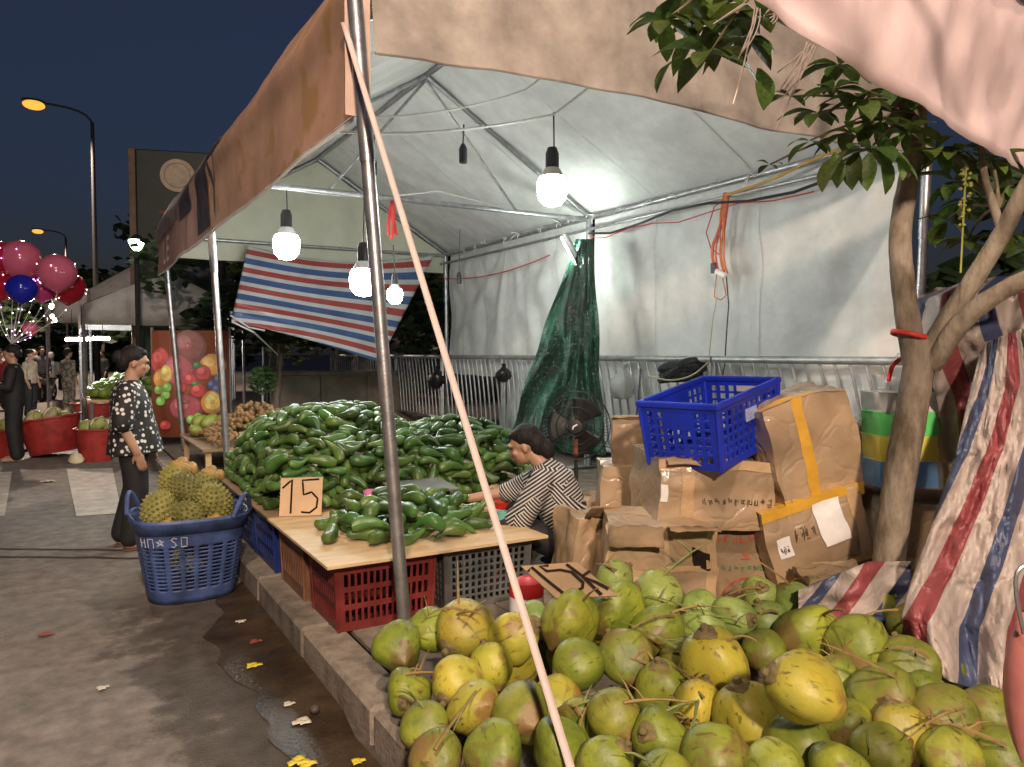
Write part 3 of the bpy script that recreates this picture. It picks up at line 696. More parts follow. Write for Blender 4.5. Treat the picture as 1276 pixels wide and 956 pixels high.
# things on the board
sg = thing('price_card', 'upright cardboard price card reading 15', 'price card', (0, 0, 0))
ctr = V(374, 628, 4.62); wd, hg = .255, .225
def card_pt(u, v, off=0): return Vector((ctr.x, ctr.y, BZ+.004))+CR*(u-.5)*wd+Vector((0, 0, 1))*(v*hg)+FH*(v*.05-off)
b = MB(); b.grid(lambda u, v: card_pt(u, v+.03*(u-.5)), 2, 2); o = b.build('card', mat('light_cardboard', (.58, .40, .24), .7, 0, .1, 6, .1, 70), sg, solid=.006, smooth=False)
for s_ in ([(.05, .72), (.27, .95), (.27, .06)], [(.92, .96), (.52, .93), (.56, .55), (.75, .62), (.9, .45), (.88, .22), (.72, .08), (.52, .1)]):
    pts = []
    for i in range(len(s_)-1): pts += [tuple(lerp(s_[i][q], s_[i+1][q], k/4) for q in (0, 1)) for k in range(4)]
    pts.append(s_[-1]); MB().ribbon([card_pt(u, v, .005) for u, v in pts], .012, -FH).build('digit_stroke', INK, sg)
tr = thing('weighing_tray', 'flat grey metal tray lying between the two avocado piles', 'tray', (1.95, 4.78, BZ))
MB().box((1.98, 4.55, BZ+.125), (.42, .30, .012), Matrix.Rotation(R(6), 3, 'X'), .005).build('pan', mat('tray_metal', (.32, .33, .34), .35, .5, .2, 12), tr)
MB().box((1.98, 4.56, BZ+.06), (.22, .2, .12), None, .01).build('scale_body', GREYP, tr)
tag(MB().grid(lambda u, v: V(lerp(455, 475, u), lerp(632, 612, v), 4.55)+Vector((0, .03*v, .01*math.sin(u*3))), 3, 3).build('pink_note', mat('pink_paper', (.7, .2, .45), .7), loc=V(465, 622, 4.55), solid=.003), 'small pink paper note stuck among the avocados on the board', 'note')
c = G(613, 634, BZ); tag(MB().lathe([(.01, .006), (.075, .004), (.1, .05), (.104, .05), (.08, .0), (.01, 0)], 18, (c.x+.06, c.y, BZ)).build('red_dish', RED, loc=(c.x, c.y, BZ)), 'small red plastic dish on the board under the seller\'s hand', 'dish')
c = G(626, 652, BZ); tag(MB().lathe([(.03, 0), (.036, .07), (.032, .07), (.028, .006), (.01, .006)], 16, (c.x, c.y, BZ)).build('teal_cup', mat('teal_plastic', (.12, .45, .40), .4), loc=(c.x, c.y, BZ)), 'small teal cup on the board beside the seller', 'cup')

# ================================================================== DURIAN BASKET
random.seed(3)
bx = G(232, 742, 0); BC = Vector((.655, 5.12, 0))
bas = thing('durian_basket', 'big blue slotted plastic basket full of durians standing on the road', 'basket', BC)
BASK = mat('basket_blue', (.05, .085, .22), .5, 0, .45, 7, .2, 25)
def bp(a, z, off=0):
    k = z/.50; r_ = lerp(.245, .325, k)+off; sq = 1/((abs(math.cos(a))**3.2+abs(math.sin(a))**3.2)**(1/3.2))
    return BC+Vector((r_*sq*math.cos(a), r_*sq*math.sin(a), .006+z))
NA = 144; zs = [0, .03, .06]+[.06+.0115*i for i in range(1, 27)]+[.40, .46, .50]
vs = [bp(2*PI*i/NA, z) for z in zs for i in range(NA)]
fs = []
for j in range(len(zs)-1):
    for i in range(NA):
        if 2 < j < 28 and j % 2 == 0 and i % 6 in (1, 2, 3, 4): continue
        fs.append((j*NA+i, j*NA+(i+1) % NA, (j+1)*NA+(i+1) % NA, (j+1)*NA+i))
MB().add(vs, fs).build('slotted_wall', BASK, bas, solid=.006)
MB().add([bp(2*PI*i/48, .004) for i in range(48)], [tuple(range(48))]).build('base', BASK, bas, solid=.006)
MB().loft([[bp(2*PI*i/64, z, of) for i in range(64)] for z, of in ((.43, .012), (.50, .018), (.512, .01), (.50, -.004))], caps=False).build('rim', BASK, bas, solid=.006)
for a in (PI*.75+.25, -PI*.25+.1):
    p0, p1 = bp(a-.32, .50, .02), bp(a+.32, .50, .02); mid = (p0+p1)/2+Vector((math.cos(a)*.05, math.sin(a)*.05, .24))
    MB().tube(bez(p0, mid, p1, 12), .014, 8).build('handle', BASK, bas)
CHALK = mat('white_marker', (.42, .44, .52), .7, 0, .2, 40)
a0 = math.atan2(-CF.y, -CF.x)
def bl(u, v): return bp(a0-.62+u*1.2, .355+v*.055, .006)
GL = {'H': [[(0, 0), (0, 1)], [(.6, 0), (.6, 1)], [(0, .5), (.6, .5)]], 'O': [[(0, 0), (0, 1), (.6, 1), (.6, 0), (0, 0)]], 'N': [[(0, 0), (0, 1), (.6, 1), (.6, 0)]],
      'S': [[(.6, .9), (.3, 1), (0, .8), (.3, .5), (.55, .25), (.3, 0), (0, .08)]], '*': [[(0, .2), (.3, 1), (.6, .2), (-.1, .7), (.7, .7), (0, .2)]]}
for k, ch in enumerate(('H', 'N', '*', 'S', 'O')):
    for s_ in GL[ch]:
        pts = []
        for i in range(len(s_)-1): pts += [(lerp(s_[i][0], s_[i+1][0], q/4), lerp(s_[i][1], s_[i+1][1], q/4)) for q in range(4)]
        pts.append(s_[-1]); MB().tube([bl(.15+(k+(.35 if k > 2 else 0))*.135+u*.13, v+.12*ns(u*5+k, v*5)) for u, v in pts], .0030, 4).build('marker_letter', CHALK, bas)
DUR = mat('durian_husk', (.32, .29, .08), .7, 0, .25, 9, 0, 60, col2=(.12, .12, .03), rnd=.3)
FLESH = mat('durian_flesh', (.42, .26, .075), .5, 0, .2, 12, .4, 20)
def durian_mesh(seed, cut):
    b = MB(); r_ = random.Random(seed); n = 170
    b.ell((0, 0, 0), (.092, .098, .112), None, 18, 12)
    for i in range(n):
        z = 1-2*(i+.5)/n; th = i*2.39996; q = math.sqrt(1-z*z); d = Vector((q*math.cos(th), q*math.sin(th), z))
        if cut and d.z > .35: continue
        p = Vector((d.x*.092, d.y*.098, d.z*.112))*.97; a, c = frame(d); s_ = .0135; h = .019*r_.uniform(.7, 1.2)
        b.add([p+a*s_, p+c*s_, p-a*s_, p-c*s_, p+d*h], [(0, 1, 4), (1, 2, 4), (2, 3, 4), (3, 0, 4)])
    if cut:
        b.cur = 1
        for (x, y_) in ((0, .03), (.03, -.03), (-.04, -.02)): b.ell((x, y_, .075), (.045, .04, .055), None, 12, 8)
        b.ell((0, 0, .06), (.085, .088, .045), None, 14, 7)
    return b.mesh('durian', [DUR, FLESH], smooth=False)
dm = [durian_mesh(1, 0), durian_mesh(2, 0), durian_mesh(3, 1)]
D_ = [(198, 636, 4.92, 0, 1.2, 'spiky durian leaning on the road side of the blue basket'), (236, 646, 4.84, 1, 1.15, 'spiky durian at the front middle of the blue basket'), (268, 627, 4.98, 0, 1.25, 'spiky durian on the kerb side of the blue basket'),
      (231, 609, 5.05, 1, 1.1, 'spiky durian in the upper middle of the basket heap'), (220, 597, 5.22, 2, 1.25, 'opened durian with orange flesh on top of the heap'), (258, 603, 5.25, 2, 1.05, 'opened tan durian behind the top of the heap'),
      (264, 660, 4.80, 2, .85, 'opened durian showing yellow flesh at the basket rim'), (208, 662, 4.86, 2, .75, 'small opened durian low inside the basket rim'), (285, 655, 5.0, 1, .9, 'spiky durian tucked under the basket handle'), (242, 632, 5.15, 1, 1.1, 'durian hidden in the centre of the basket'),
      (235, 690, 5.0, 0, 1.3, 'durian deep inside the blue basket seen through its slots'), (215, 690, 5.25, 0, 1.3, 'durian deep inside the blue basket seen through its slots'), (262, 690, 5.2, 0, 1.3, 'durian deep inside the blue basket seen through its slots')]
def r__(k): return random.uniform(.92, 1.08)
for (px, py, d, k, s_, lab) in D_:
    o = bpy.data.objects.new('durian', dm[k]); COL.objects.link(o); o.location = V(px, py, d)
    o.rotation_euler = (random.uniform(.2, 1.2), random.uniform(-.6, .6), random.uniform(0, 6)) if k < 2 else (.55, -.25, 2.4+random.uniform(-.4, .4))
    o.scale = (s_*.88, s_*.9*r__(k), s_*.95); tag(o, lab, 'durian', 'durians in the blue basket')

# ================================================================== COCONUTS
random.seed(11)
def coco_mat(name, c1, c2, brown, th):
    def ex(m, t, N, L, p, src, out):
        n = N.new('ShaderNodeTexNoise'); n.inputs['Scale'].default_value = 9; n.inputs['Detail'].default_value = 8; n.inputs['Distortion'].default_value = .9; L.new(src, n.inputs['Vector'])
        r_ = N.new('ShaderNodeValToRGB'); r_.color_ramp.elements[0].position = th; r_.color_ramp.elements[1].position = th+.12; r_.color_ramp.elements[0].color = (0, 0, 0, 1); L.new(n.outputs['Fac'], r_.inputs[0])
        tc = N.new('ShaderNodeTexCoord'); sp = N.new('ShaderNodeSeparateXYZ'); L.new(tc.outputs['Object'], sp.inputs[0])
        mr = N.new('ShaderNodeMapRange'); mr.inputs[1].default_value = -.055; mr.inputs[2].default_value = -.115; L.new(sp.outputs['Z'], mr.inputs[0])
        ad = N.new('ShaderNodeMath'); ad.operation = 'MULTIPLY_ADD'; ad.inputs[1].default_value = 1.5; L.new(n.outputs['Fac'], ad.inputs[0]); L.new(mr.outputs[0], ad.inputs[2])
        mz = N.new('ShaderNodeMapRange'); mz.inputs[1].default_value = 1.28; mz.inputs[2].default_value = 1.5; L.new(ad.outputs[0], mz.inputs[0])
        mxx = N.new('ShaderNodeMath'); mxx.operation = 'MAXIMUM'; L.new(r_.outputs[0], mxx.inputs[0]); L.new(mz.outputs[0], mxx.inputs[1])
        sc_ = N.new('ShaderNodeMath'); sc_.operation = 'MULTIPLY'; sc_.inputs[1].default_value = .8; L.new(mxx.outputs[0], sc_.inputs[0])
        mx = N.new('ShaderNodeMix'); mx.data_type = 'RGBA'; mx.inputs[7].default_value = (*brown, 1); L.new(sc_.outputs[0], mx.inputs[0]); L.new(out, mx.inputs[6])
        # fine dark scuffs running lengthwise
        mp = N.new('ShaderNodeMapping'); mp.inputs['Scale'].default_value = (60, 60, 9); L.new(src, mp.inputs[0]); n3 = N.new('ShaderNodeTexNoise'); n3.inputs['Scale'].default_value = 1; n3.inputs['Detail'].default_value = 4; L.new(mp.outputs[0], n3.inputs['Vector'])
        r3 = N.new('ShaderNodeValToRGB'); r3.color_ramp.elements[0].position = .60; r3.color_ramp.elements[1].position = .68; r3.color_ramp.elements[0].color = (0, 0, 0, 1); r3.color_ramp.elements[1].color = (.75, .75, .75, 1); L.new(n3.outputs['Fac'], r3.inputs[0])
        m2 = N.new('ShaderNodeMix'); m2.data_type = 'RGBA'; m2.inputs[7].default_value = (.09, .06, .02, 1); L.new(r3.outputs[0], m2.inputs[0]); L.new(mx.outputs[2], m2.inputs[6])
        L.new(m2.outputs[2], p.inputs['Base Color'])
    return mat(name, c1, .47, 0, .2, 7, .3, 28, col2=c2, lo=.34, hi=.66, rnd=.22, hue=.016, extra=ex)
CGREEN = coco_mat('coconut_green', (.27, .31, .032), (.105, .145, .017), (.15, .085, .03), .56)
CYEL = coco_mat('coconut_yellow', (.44, .36, .04), (.27, .27, .035), (.22, .11, .035), .555)
CSCAR = coco_mat('coconut_scarred', (.27, .29, .034), (.11, .14, .018), (.21, .115, .045), .53)
CPALE = coco_mat('coconut_pale', (.28, .35, .09), (.15, .22, .045), (.17, .12, .05), .64)
CALYX = mat('coconut_calyx', (.17, .13, .05), .8, 0, .4, 20, .5, 40)
def coco_mesh(m, k):
    b = MB(); rr = random.Random(k); rings = []; n = 22; lob = [.08, .13, .105][k % 3]; el = [1.05, 1.18, 1.1][k % 3]; NV = 14
    for i in range(NV):
        th = PI*(.03+.94*i/(NV-1)); z = -math.cos(th); r_ = math.sin(th)**.94
        if z < 0: r_ *= 1-.10*(-z)**1.5
        ring = []
        for j in range(n):
            a = 2*PI*j/n; q = r_*(1+lob*math.cos(3*a+.4*z)*(1-.5*max(0, z)))*.1*(1+.07*ns(math.cos(a)*1.6+k, math.sin(a)*1.6, z*1.6))
            ring.append(Vector((q*math.cos(a), q*math.sin(a), z*.1*el-.012*(1 if i == 0 else 0)+(-.008 if i == NV-1 else 0))))
        rings.append(ring)
    b.loft(rings); return b.mesh('husk', m), el
def calyx_mesh(k):
    b = MB(); rr = random.Random(k)
    b.lathe([(.034, -.012), (.036, -.004), (.026, .006), (.014, .009), (.012, .024), (.002, .026)], 12, (0, 0, 0), wob=lambda q: q*(1+.18*math.cos(3*math.atan2(q.y, q.x)) if q.z < .006 else 1))
    return b.mesh('calyx', CALYX)
CM = {}
for key, m in (('g', CGREEN), ('y', CYEL), ('s', CSCAR), ('p', CPALE)): CM[key] = [coco_mesh(m, k) for k in range(3)]
CALM = calyx_mesh(1)
CL = {'g': ('smooth green coconut in the heap on the pavement', 'green coconuts in the heap'), 'y': ('ripe yellow coconut in the heap on the pavement', 'yellow coconuts in the heap'),
      's': ('green coconut with brown scarred husk in the heap', 'scarred coconuts in the heap'), 'p': ('pale green young coconut at the back of the heap', 'pale coconuts at the back of the heap')}
CC = [(496, 806, 29, 'g'), (538, 787, 27, 'g'), (580, 784, 34, 'y'), (639, 795, 30, 'y'), (669, 774, 24, 'p'), (710, 773, 33, 'g'), (769, 759, 31, 'g'), (821, 740, 27, 'p'), (820, 787, 33, 'g'), (722, 829, 31, 'g'),
      (780, 821, 31, 's'), (765, 721, 20, 'p'), (508, 862, 26, 'g'), (570, 850, 31, 'y'), (592, 884, 33, 'y'), (650, 889, 34, 's'), (531, 908, 27, 's'), (694, 875, 26, 'y'), (765, 893, 31, 's'), (826, 862, 34, 'g'),
      (824, 920, 34, 'g'), (729, 897, 24, 'g'), (617, 938, 35, 'g'), (697, 931, 33, 'g'), (754, 954, 32, 'g'), (612, 830, 24, 'y'), (850, 822, 22, 's'), (891, 828, 40, 'y'), (934, 900, 42, 'y'), (995, 932, 40, 'g'),
      (1006, 790, 36, 'g'), (1070, 806, 38, 's'), (1102, 873, 39, 's'), (1134, 833, 32, 'g'), (1138, 781, 29, 's'), (1093, 760, 25, 'g'), (1056, 907, 31, 'g'), (1098, 939, 33, 'g'), (891, 944, 37, 'g'), (872, 760, 22, 'p'),
      (947, 744, 24, 'p'), (914, 770, 25, 'p'), (959, 775, 24, 'p'), (995, 750, 22, 'p'), (876, 784, 22, 'p'), (1172, 833, 22, 'g'), (1123, 913, 28, 'y'), (1177, 895, 34, 's'), (1230, 890, 32, 's'), (1245, 942, 33, 's'),
      (952, 812, 22, 's'), (868, 880, 22, 'y'), (1040, 850, 30, 's'), (1185, 945, 33, 's'), (545, 945, 28, 's'), (1155, 868, 26, 'g'), (965, 960, 34, 'g'), (1045, 962, 33, 'g'), (830, 975, 34, 'g')]
pts = []
for (px, py, r_, k) in CC:
    d = 2.22+(955-py)/215*1.0+max(0, (31-r_))*.008-max(0, r_-34)*.01
    if px < 620: d += (620-px)*.0010
    pts.append([px, py, d, max(.082, min(.118, r_*d/F*1.04)), k])
for it in range(60):
    for i in range(len(pts)):
        for j in range(i):
            A, B = pts[i], pts[j]; a, b_ = V(A[0], A[1], A[2]), V(B[0], B[1], B[2]); g = (A[3]+B[3])*.93-(a-b_).length
            if g > 0:
                s_ = 1 if A[2] > B[2] else -1
                A[2] += s_*g*.3; B[2] -= s_*g*.3
    for A in pts:
        zmin = .15+A[3]*.95
        p = V(A[0], A[1], A[2])
        if p.z < zmin: A[2] = (zmin-CAMH)/ray(A[0], A[1]).z
placed = []
def put_coco(c, r_, k, ax, label=None):
    (me, el) = random.choice(CM[k]); t = thing('coconut', label or CL[k][0], 'coconut', c, None if label else CL[k][1])
    h = bpy.data.objects.new('husk', me); COL.objects.link(h); h.parent = t
    cx = bpy.data.objects.new('calyx', CALM); COL.objects.link(cx); cx.parent = t; cx.location = (0, 0, .1*el-.002)
    t.rotation_mode = 'QUATERNION'; t.rotation_quaternion = ax.normalized().to_track_quat('Z', 'Y'); t.scale = (r_/.1,)*3
    placed.append((c, r_))
for (px, py, d, r_, k) in pts:
    up = random.random()
    ax = Vector((random.uniform(-1, 1), random.uniform(-1, 1), random.uniform(-.5, 1)))
    if k == 's': ax = FH*1.0+Vector((random.uniform(-.5, .5), random.uniform(-.3, .3), random.uniform(-.2, .5)))   # scarred base faces the viewer side
    lab = None
    if (px, py) == (891, 828): ax = CR*-.3+Vector((0, 0, .9))-FH*.2; lab = 'round yellow coconut beside the big pointed yellow one'
    if (px, py) == (934, 900): ax = Vector((0, 0, 1))-CR*.3; lab = 'yellow coconut standing on its pointed end below the round yellow one'
    put_coco(V(px, py, d), r_, k, ax, lab)
put_coco(V(1004, 860, 2.16), .098, 'y', CR*-1+Vector((0, 0, .45)), 'large pointed yellow coconut lying sideways on the heap'); 
# buried coconuts that carry the visible ones
nb = 0
for (c, r_) in list(placed):
    z = c.z-r_*1.75
    while z > .15+.05:
        q = Vector((c.x, c.y, max(z, .15+.09)))+FH*(.05+.06*random.random())
        if all((q-a).length > (r2+.09)*.72 for a, r2 in placed):
            put_coco(q, .092, random.choice('gggsy'), Vector((random.uniform(-1, 1), random.uniform(-1, 1), random.uniform(-1, 1)))); nb += 1
        z -= .16
# dry stalks among the coconuts
STALK = mat('dry_stalk', (.25, .17, .06), .8, 0, .3, 20, .3, 60)
STALKG = mat('green_stalk', (.17, .2, .05), .7, 0, .3, 20, .3, 60)
for k in range(46):
    c, r_ = random.choice(placed[:57]); a = c+Vector((random.uniform(-.05, .05), random.uniform(-.05, .05), r_*.8))-FH*r_*.55
    d = Vector((random.uniform(-1, 1), random.uniform(-1, 1), random.uniform(-.15, .45))).normalized(); L_ = random.uniform(.12, .3)
    b = MB(); p = bez(a, a+d*L_*.5+Vector((0, 0, .03)), a+d*L_+Vector((0, 0, random.uniform(-.06, .03))), 7)
    b.tube(p, [.006, .006, .0055, .005, .004, .0035, .003, .002], 5)
    for q in range(random.randint(0, 3)):
        i = random.randint(1, 6); e = p[i]+Vector((random.uniform(-1, 1), random.uniform(-1, 1), random.uniform(-.3, .8))).normalized()*random.uniform(.04, .1)
        b.tube([p[i], (p[i]+e)/2+Vector((0, 0, .008)), e], [.004, .003, .001], 4)
    tag(b.build('coconut_stalk', STALK if k % 3 else STALKG, loc=a), 'thin dry fruit stalk sticking out between the coconuts', 'stalk', 'dry stalks among the coconuts')
# the 15K card lying on the coconuts
q0 = [(649, 706, 3.18), (719, 701, 3.16), (769, 743, 3.0), (693, 746, 3.02)]
P4 = [V(*q) for q in q0]; nrm = (P4[1]-P4[0]).cross(P4[3]-P4[0]).normalized()
if nrm.dot(CO-P4[0]) < 0: nrm = -nrm
sg = thing('price_card', 'tilted brown cardboard price card reading 15K on the coconuts', 'price card', P4[3])
MB().grid(lambda u, v: P4[3].lerp(P4[2], u).lerp(P4[0].lerp(P4[1], u), v), 2, 2).build('card', CARDD, sg, solid=.006, smooth=False)
def onplane(x, y_):
    r_ = ray(640+x/9.11, 690+y_/9.11); t_ = (P4[0]-CO).dot(nrm)/r_.dot(nrm); return CO+r_*t_+nrm*.006
for s_ in ([(165, 215), (205, 165), (400, 330), (600, 488)], [(400, 145), (300, 155), (380, 210), (530, 195), (660, 220), (790, 340), (780, 400), (720, 432), (610, 440)], [(600, 130), (780, 265), (1000, 478)], [(870, 205), (785, 265)], [(800, 285), (940, 335), (1080, 410)]):
    MB().ribbon([onplane(*q) for q in s_], .014, nrm).build('digit_stroke', INK, sg)
# ================================================================== CARTONS
random.seed(17)
TAPE = mat('yellow_tape', (.56, .31, .035), .3, 0, .15, 8, .25, 20, coat=.5)
CLEAR = mat('clear_tape', (.45, .305, .17), .25, 0, .15, 6, .8, 22, coat=1)
PAPER = mat('paper_label', (.72, .71, .70), .7, 0, .06, 20)
PRINT = mat('carton_print', (.07, .045, .03), .7, 0, .3, 30)
PRINTR = mat('carton_red_print', (.42, .06, .035), .7, 0, .3, 30)
PRINTG = mat('carton_green_print', (.06, .17, .06), .7, 0, .3, 30)
WRAPC = mat('wrapped_cardboard', (.40, .28, .165), .5, 0, .16, 4, 0, 10, coat=1, rnd=.1, extra=crease)
class Carton:
    def __init__(s, label, px, py, d, w_, h, dep, yaw=0, roll=0, zb=None, m=CARD, seed=0, crush=.02, name='carton', pitch=0):
        c = V(px, py, d)
        s.ax = CR.copy(); s.dp = FH.copy(); s.up = Vector((0, 0, 1))
        rot = Matrix.Rotation(yaw, 3, 'Z') @ Matrix.Rotation(roll, 3, FH) @ Matrix.Rotation(pitch, 3, CR)
        s.ax, s.dp, s.up = rot @ s.ax, rot @ s.dp, rot @ s.up
        s.c = c+s.dp*dep/2; s.h3 = (w_/2, dep/2, h/2); s.seed = seed; s.crush = crush*.62
        if zb is not None: s.c.z = zb+h/2
        s.t = thing(name, label, 'carton', s.c-s.up*h/2, None)
        b = MB(); n = 14
        for f in range(6): b.grid(lambda u, v: s.S(f, u, v), n, n)
        b.build('body', m, s.t, weld=.0005, ang=32)
        dk = mat('carton_seam', (.2, .12, .06), .8, 0, .2, 20)
        s.patch(5, 0, 1, .492, .508, dk, 'seam', .0012)
    def S(s, f, u, v, off=0):
        a, b = 2*u-1, 2*v-1
        q = [(a, -1, b), (a, 1, b), (-1, a, b), (1, a, b), (a, b, -1), (a, b, 1)][f]; x, y_, z = q
        bul = .016; e = lambda k: 1-.006*abs(k)**6
        o = [x*e(y_)*e(z)*(1+bul*(1-y_*y_)*(1-z*z)), y_*e(x)*e(z)*(1+bul*(1-x*x)*(1-z*z)), z*e(x)*e(y_)*(1+bul*.6*(1-x*x)*(1-y_*y_))]
        P = Vector([o[i]*(s.h3[i]+off) for i in range(3)])
        nz = noise.noise_vector(Vector((x*1.1+s.seed*3.7, y_*1.1, z*1.1)))*s.crush*1.5+noise.noise_vector(Vector((x*3+s.seed, y_*3, z*3+9)))*s.crush*.6
        rd = (.5-abs(ns(x*1.7+s.seed*1.3, y_*1.7, z*1.7)))**3*s.crush*2.2+.10*s.crush*ns(x*7, y_*7, z*7+s.seed)
        nz -= Vector((x*abs(x)**5, y_*abs(y_)**5, z*abs(z)**5))*rd
        if z < -.9: nz.z = 0
        P += nz; return s.c+s.ax*P.x+s.dp*P.y+s.up*P.z
    def patch(s, f, u0, u1, v0, v1, m, name, off=.003, n=8):
        return MB().grid(lambda u, v: s.S(f, lerp(u0, u1, u), lerp(v0, v1, v), off), n, n).build(name, m, s.t)
    def marks(s, f, u0, u1, v0, v1, n, m, rows=1):
        r_ = random.Random(s.seed+n)
        b = MB()
        for j in range(rows):
            for i in range(n):
                a0, a1 = lerp(u0, u1, i/n), lerp(u0, u1, (i+.72)/n); b0 = lerp(v0, v1, j/rows); b1 = lerp(v0, v1, (j+.8)/rows)
                g = lambda u, v: s.S(f, lerp(a0, a1, u), lerp(b0, b1, v), .0035)
                for k in range(4):
                    if r_.random() < .5: uu = r_.random(); e = [g(uu, r_.random()*.4), g(uu, .6+.4*r_.random())]
                    else: vv = r_.random(); e = [g(r_.random()*.3, vv), g(.7+.3*r_.random(), vv)]
                    b.ribbon(e, .0045, -s.dp)
        return stuff(b.build('printed_text', m, s.t))
    def flap(s, u0, u1, ang, ln=.12):
        b = MB(); p = [s.S(5, u0, .02), s.S(5, u1, .02)]; d = (s.up*math.sin(ang)-s.dp*math.cos(ang))
        b.grid(lambda u, v: p[0].lerp(p[1], u)+d*ln*v+s.up*(.02*ns(u*4+s.seed, v*3))-s.up*.03*v*v, 6, 4).build('flap', CARDD, s.t, solid=.005)
c6 = Carton('crushed brown carton with torn flap in front of the wrapped boxes', 822, 705, 3.50, .50, .56, .4, R(-6), 0, .15, CARD, 1, .03)
c6.flap(.55, .98, .3, .16); c6.flap(.03, .5, -.5, .1); c6.patch(0, .9, .99, .0, .98, CLEAR, 'tape'); c6.patch(0, 0, 1, .6, .66, CLEAR, 'tape')
MB().grid(lambda u, v: c6.S(0, lerp(.8, .93, u), lerp(.66, .84, v-.3*u), .004), 3, 3).build('torn_hole_shade', INK, c6.t)  # flat ink patch paints the shaded inside of the tear
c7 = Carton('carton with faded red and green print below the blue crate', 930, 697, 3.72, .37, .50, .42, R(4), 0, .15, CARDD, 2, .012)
c7.marks(0, .12, .85, .84, .96, 7, PRINTR); c7.marks(0, .0, .98, .58, .66, 12, PRINTG)
b = MB(); b.ribbon([c7.S(0, .5+.33*math.cos(a), .27+.24*math.sin(a), .0035) for a in [k*PI/12 for k in range(25)]], .008, -c7.dp); b.build('printed_ring', PRINTR, c7.t)
b = MB(); b.ribbon([c7.S(0, .5+.12*math.cos(a)*math.sin(3*a), .27+.17*math.sin(a), .0035) for a in [k*PI/8 for k in range(17)]], .007, -c7.dp); b.build('printed_mark', PRINTR, c7.t)
c7.marks(0, .42, .6, .70, .8, 1, PRINTR)
c3 = Carton('wide carton with a line of printed characters carrying the blue crate', 893, 612, 3.62, .56, .335, .56, R(5), R(1), .655, WRAPC, 3, .022)
c3.marks(0, .38, .98, .34, .48, 11, PRINT); c3.patch(0, .01, .07, .42, .66, PAPER, 'sticker'); c3.patch(0, 0, 1, .84, .99, CLEAR, 'tape'); c3.flap(.05, .5, .1, .06)
c5 = Carton('carton wrapped in clear plastic below the small open carton', 795, 622, 4.35, .42, .70, .4, R(-3), 0, .15, WRAPC, 4, .035); c5.patch(0, 0, 1, .42, .62, CLEAR, 'tape')
c4 = Carton('small open brown carton between the fan and the blue crate', 797, 562, 4.42, .32, .28, .3, R(-8), 0, .835, CARD, 5, .012); c4.flap(.0, .9, 1.2, .05)
c8 = Carton('torn carton standing behind the seated seller\'s back', 742, 660, 3.95, .26, .50, .3, R(18), R(5), .15, CARD, 6, .04); c8.flap(.1, .95, .9, .14); c8.patch(0, .3, .42, 0, 1, CLEAR, 'tape')
c9 = Carton('low taped carton beyond the seller\'s arms', 632, 622, 5.05, .38, .42, .32, R(-12), 0, .15, CARD, 7, .03); c9.patch(0, .3, .7, .2, .8, CLEAR, 'tape')
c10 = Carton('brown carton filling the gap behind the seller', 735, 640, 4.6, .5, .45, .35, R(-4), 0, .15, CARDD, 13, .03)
c2 = Carton('yellow taped carton with white shipping labels', 1020, 668, 3.60, .50, .36, .42, R(3), R(-17), None, WRAPC, 8, .018)
c2.patch(0, .0, 1, .88, 1, TAPE, 'tape'); c2.patch(0, 0, 1, 0, .09, TAPE, 'tape'); c2.patch(0, .53, .78, .36, .9, PAPER, 'shipping_label', .006, 14); c2.patch(0, .1, .24, .36, .62, PAPER, 'label'); c2.marks(0, .12, .22, .4, .52, 3, PRINT); c2.marks(0, .28, .52, .5, .72, 4, PRINT, 1); c2.patch(5, 0, 1, 0, .3, TAPE, 'tape')
for cc, f0 in ((c3, .2), (c5, .7), (c8, .6), (c9, .1), (c10, .4), (c2, .86)): cc.patch(0, f0, f0+.11, 0, 1, CLEAR, 'tape', .0035); cc.patch(5, f0, f0+.11, 0, 1, CLEAR, 'tape', .0035)
c1 = Carton('tall carton with a yellow tape stripe on top of the labelled carton', 1017, 562, 3.62, .44, .52, .42, R(6), R(-13), None, WRAPC, 9, .028)
c1.patch(0, .34, .46, 0, 1, TAPE, 'tape'); c1.patch(0, 0, 1, 0, .1, TAPE, 'tape'); c1.patch(5, 0, 1, 0, .12, TAPE, 'tape')
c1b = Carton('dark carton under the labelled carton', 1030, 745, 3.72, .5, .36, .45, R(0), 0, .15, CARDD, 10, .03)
c1c = Carton('wrapped carton leaning behind the tape striped carton', 1090, 540, 4.0, .34, .98, .4, R(-5), 0, .15, WRAPC, 11, .03)
c11 = Carton('brown carton with clear tape right of the tree trunk', 1165, 660, 3.65, .34, .62, .4, R(0), 0, .15, CARD, 12, .02); c11.patch(0, 0, 1, .5, .6, CLEAR, 'tape')
c12 = Carton('carton on top of the stack behind the tree trunk', 1170, 520, 3.80, .36, .42, .4, R(6), 0, .76, CARD, 14, .02)
c13 = Carton('crumpled brown carton at the foot of the tree trunk', 1048, 705, 3.35, .26, .2, .2, R(0), R(-5), .33, CARD, 15, .03)
c14 = Carton('flat carton under the crumpled one by the tree', 1048, 775, 3.33, .3, .19, .3, 0, 0, .15, CARDD, 16, .02)

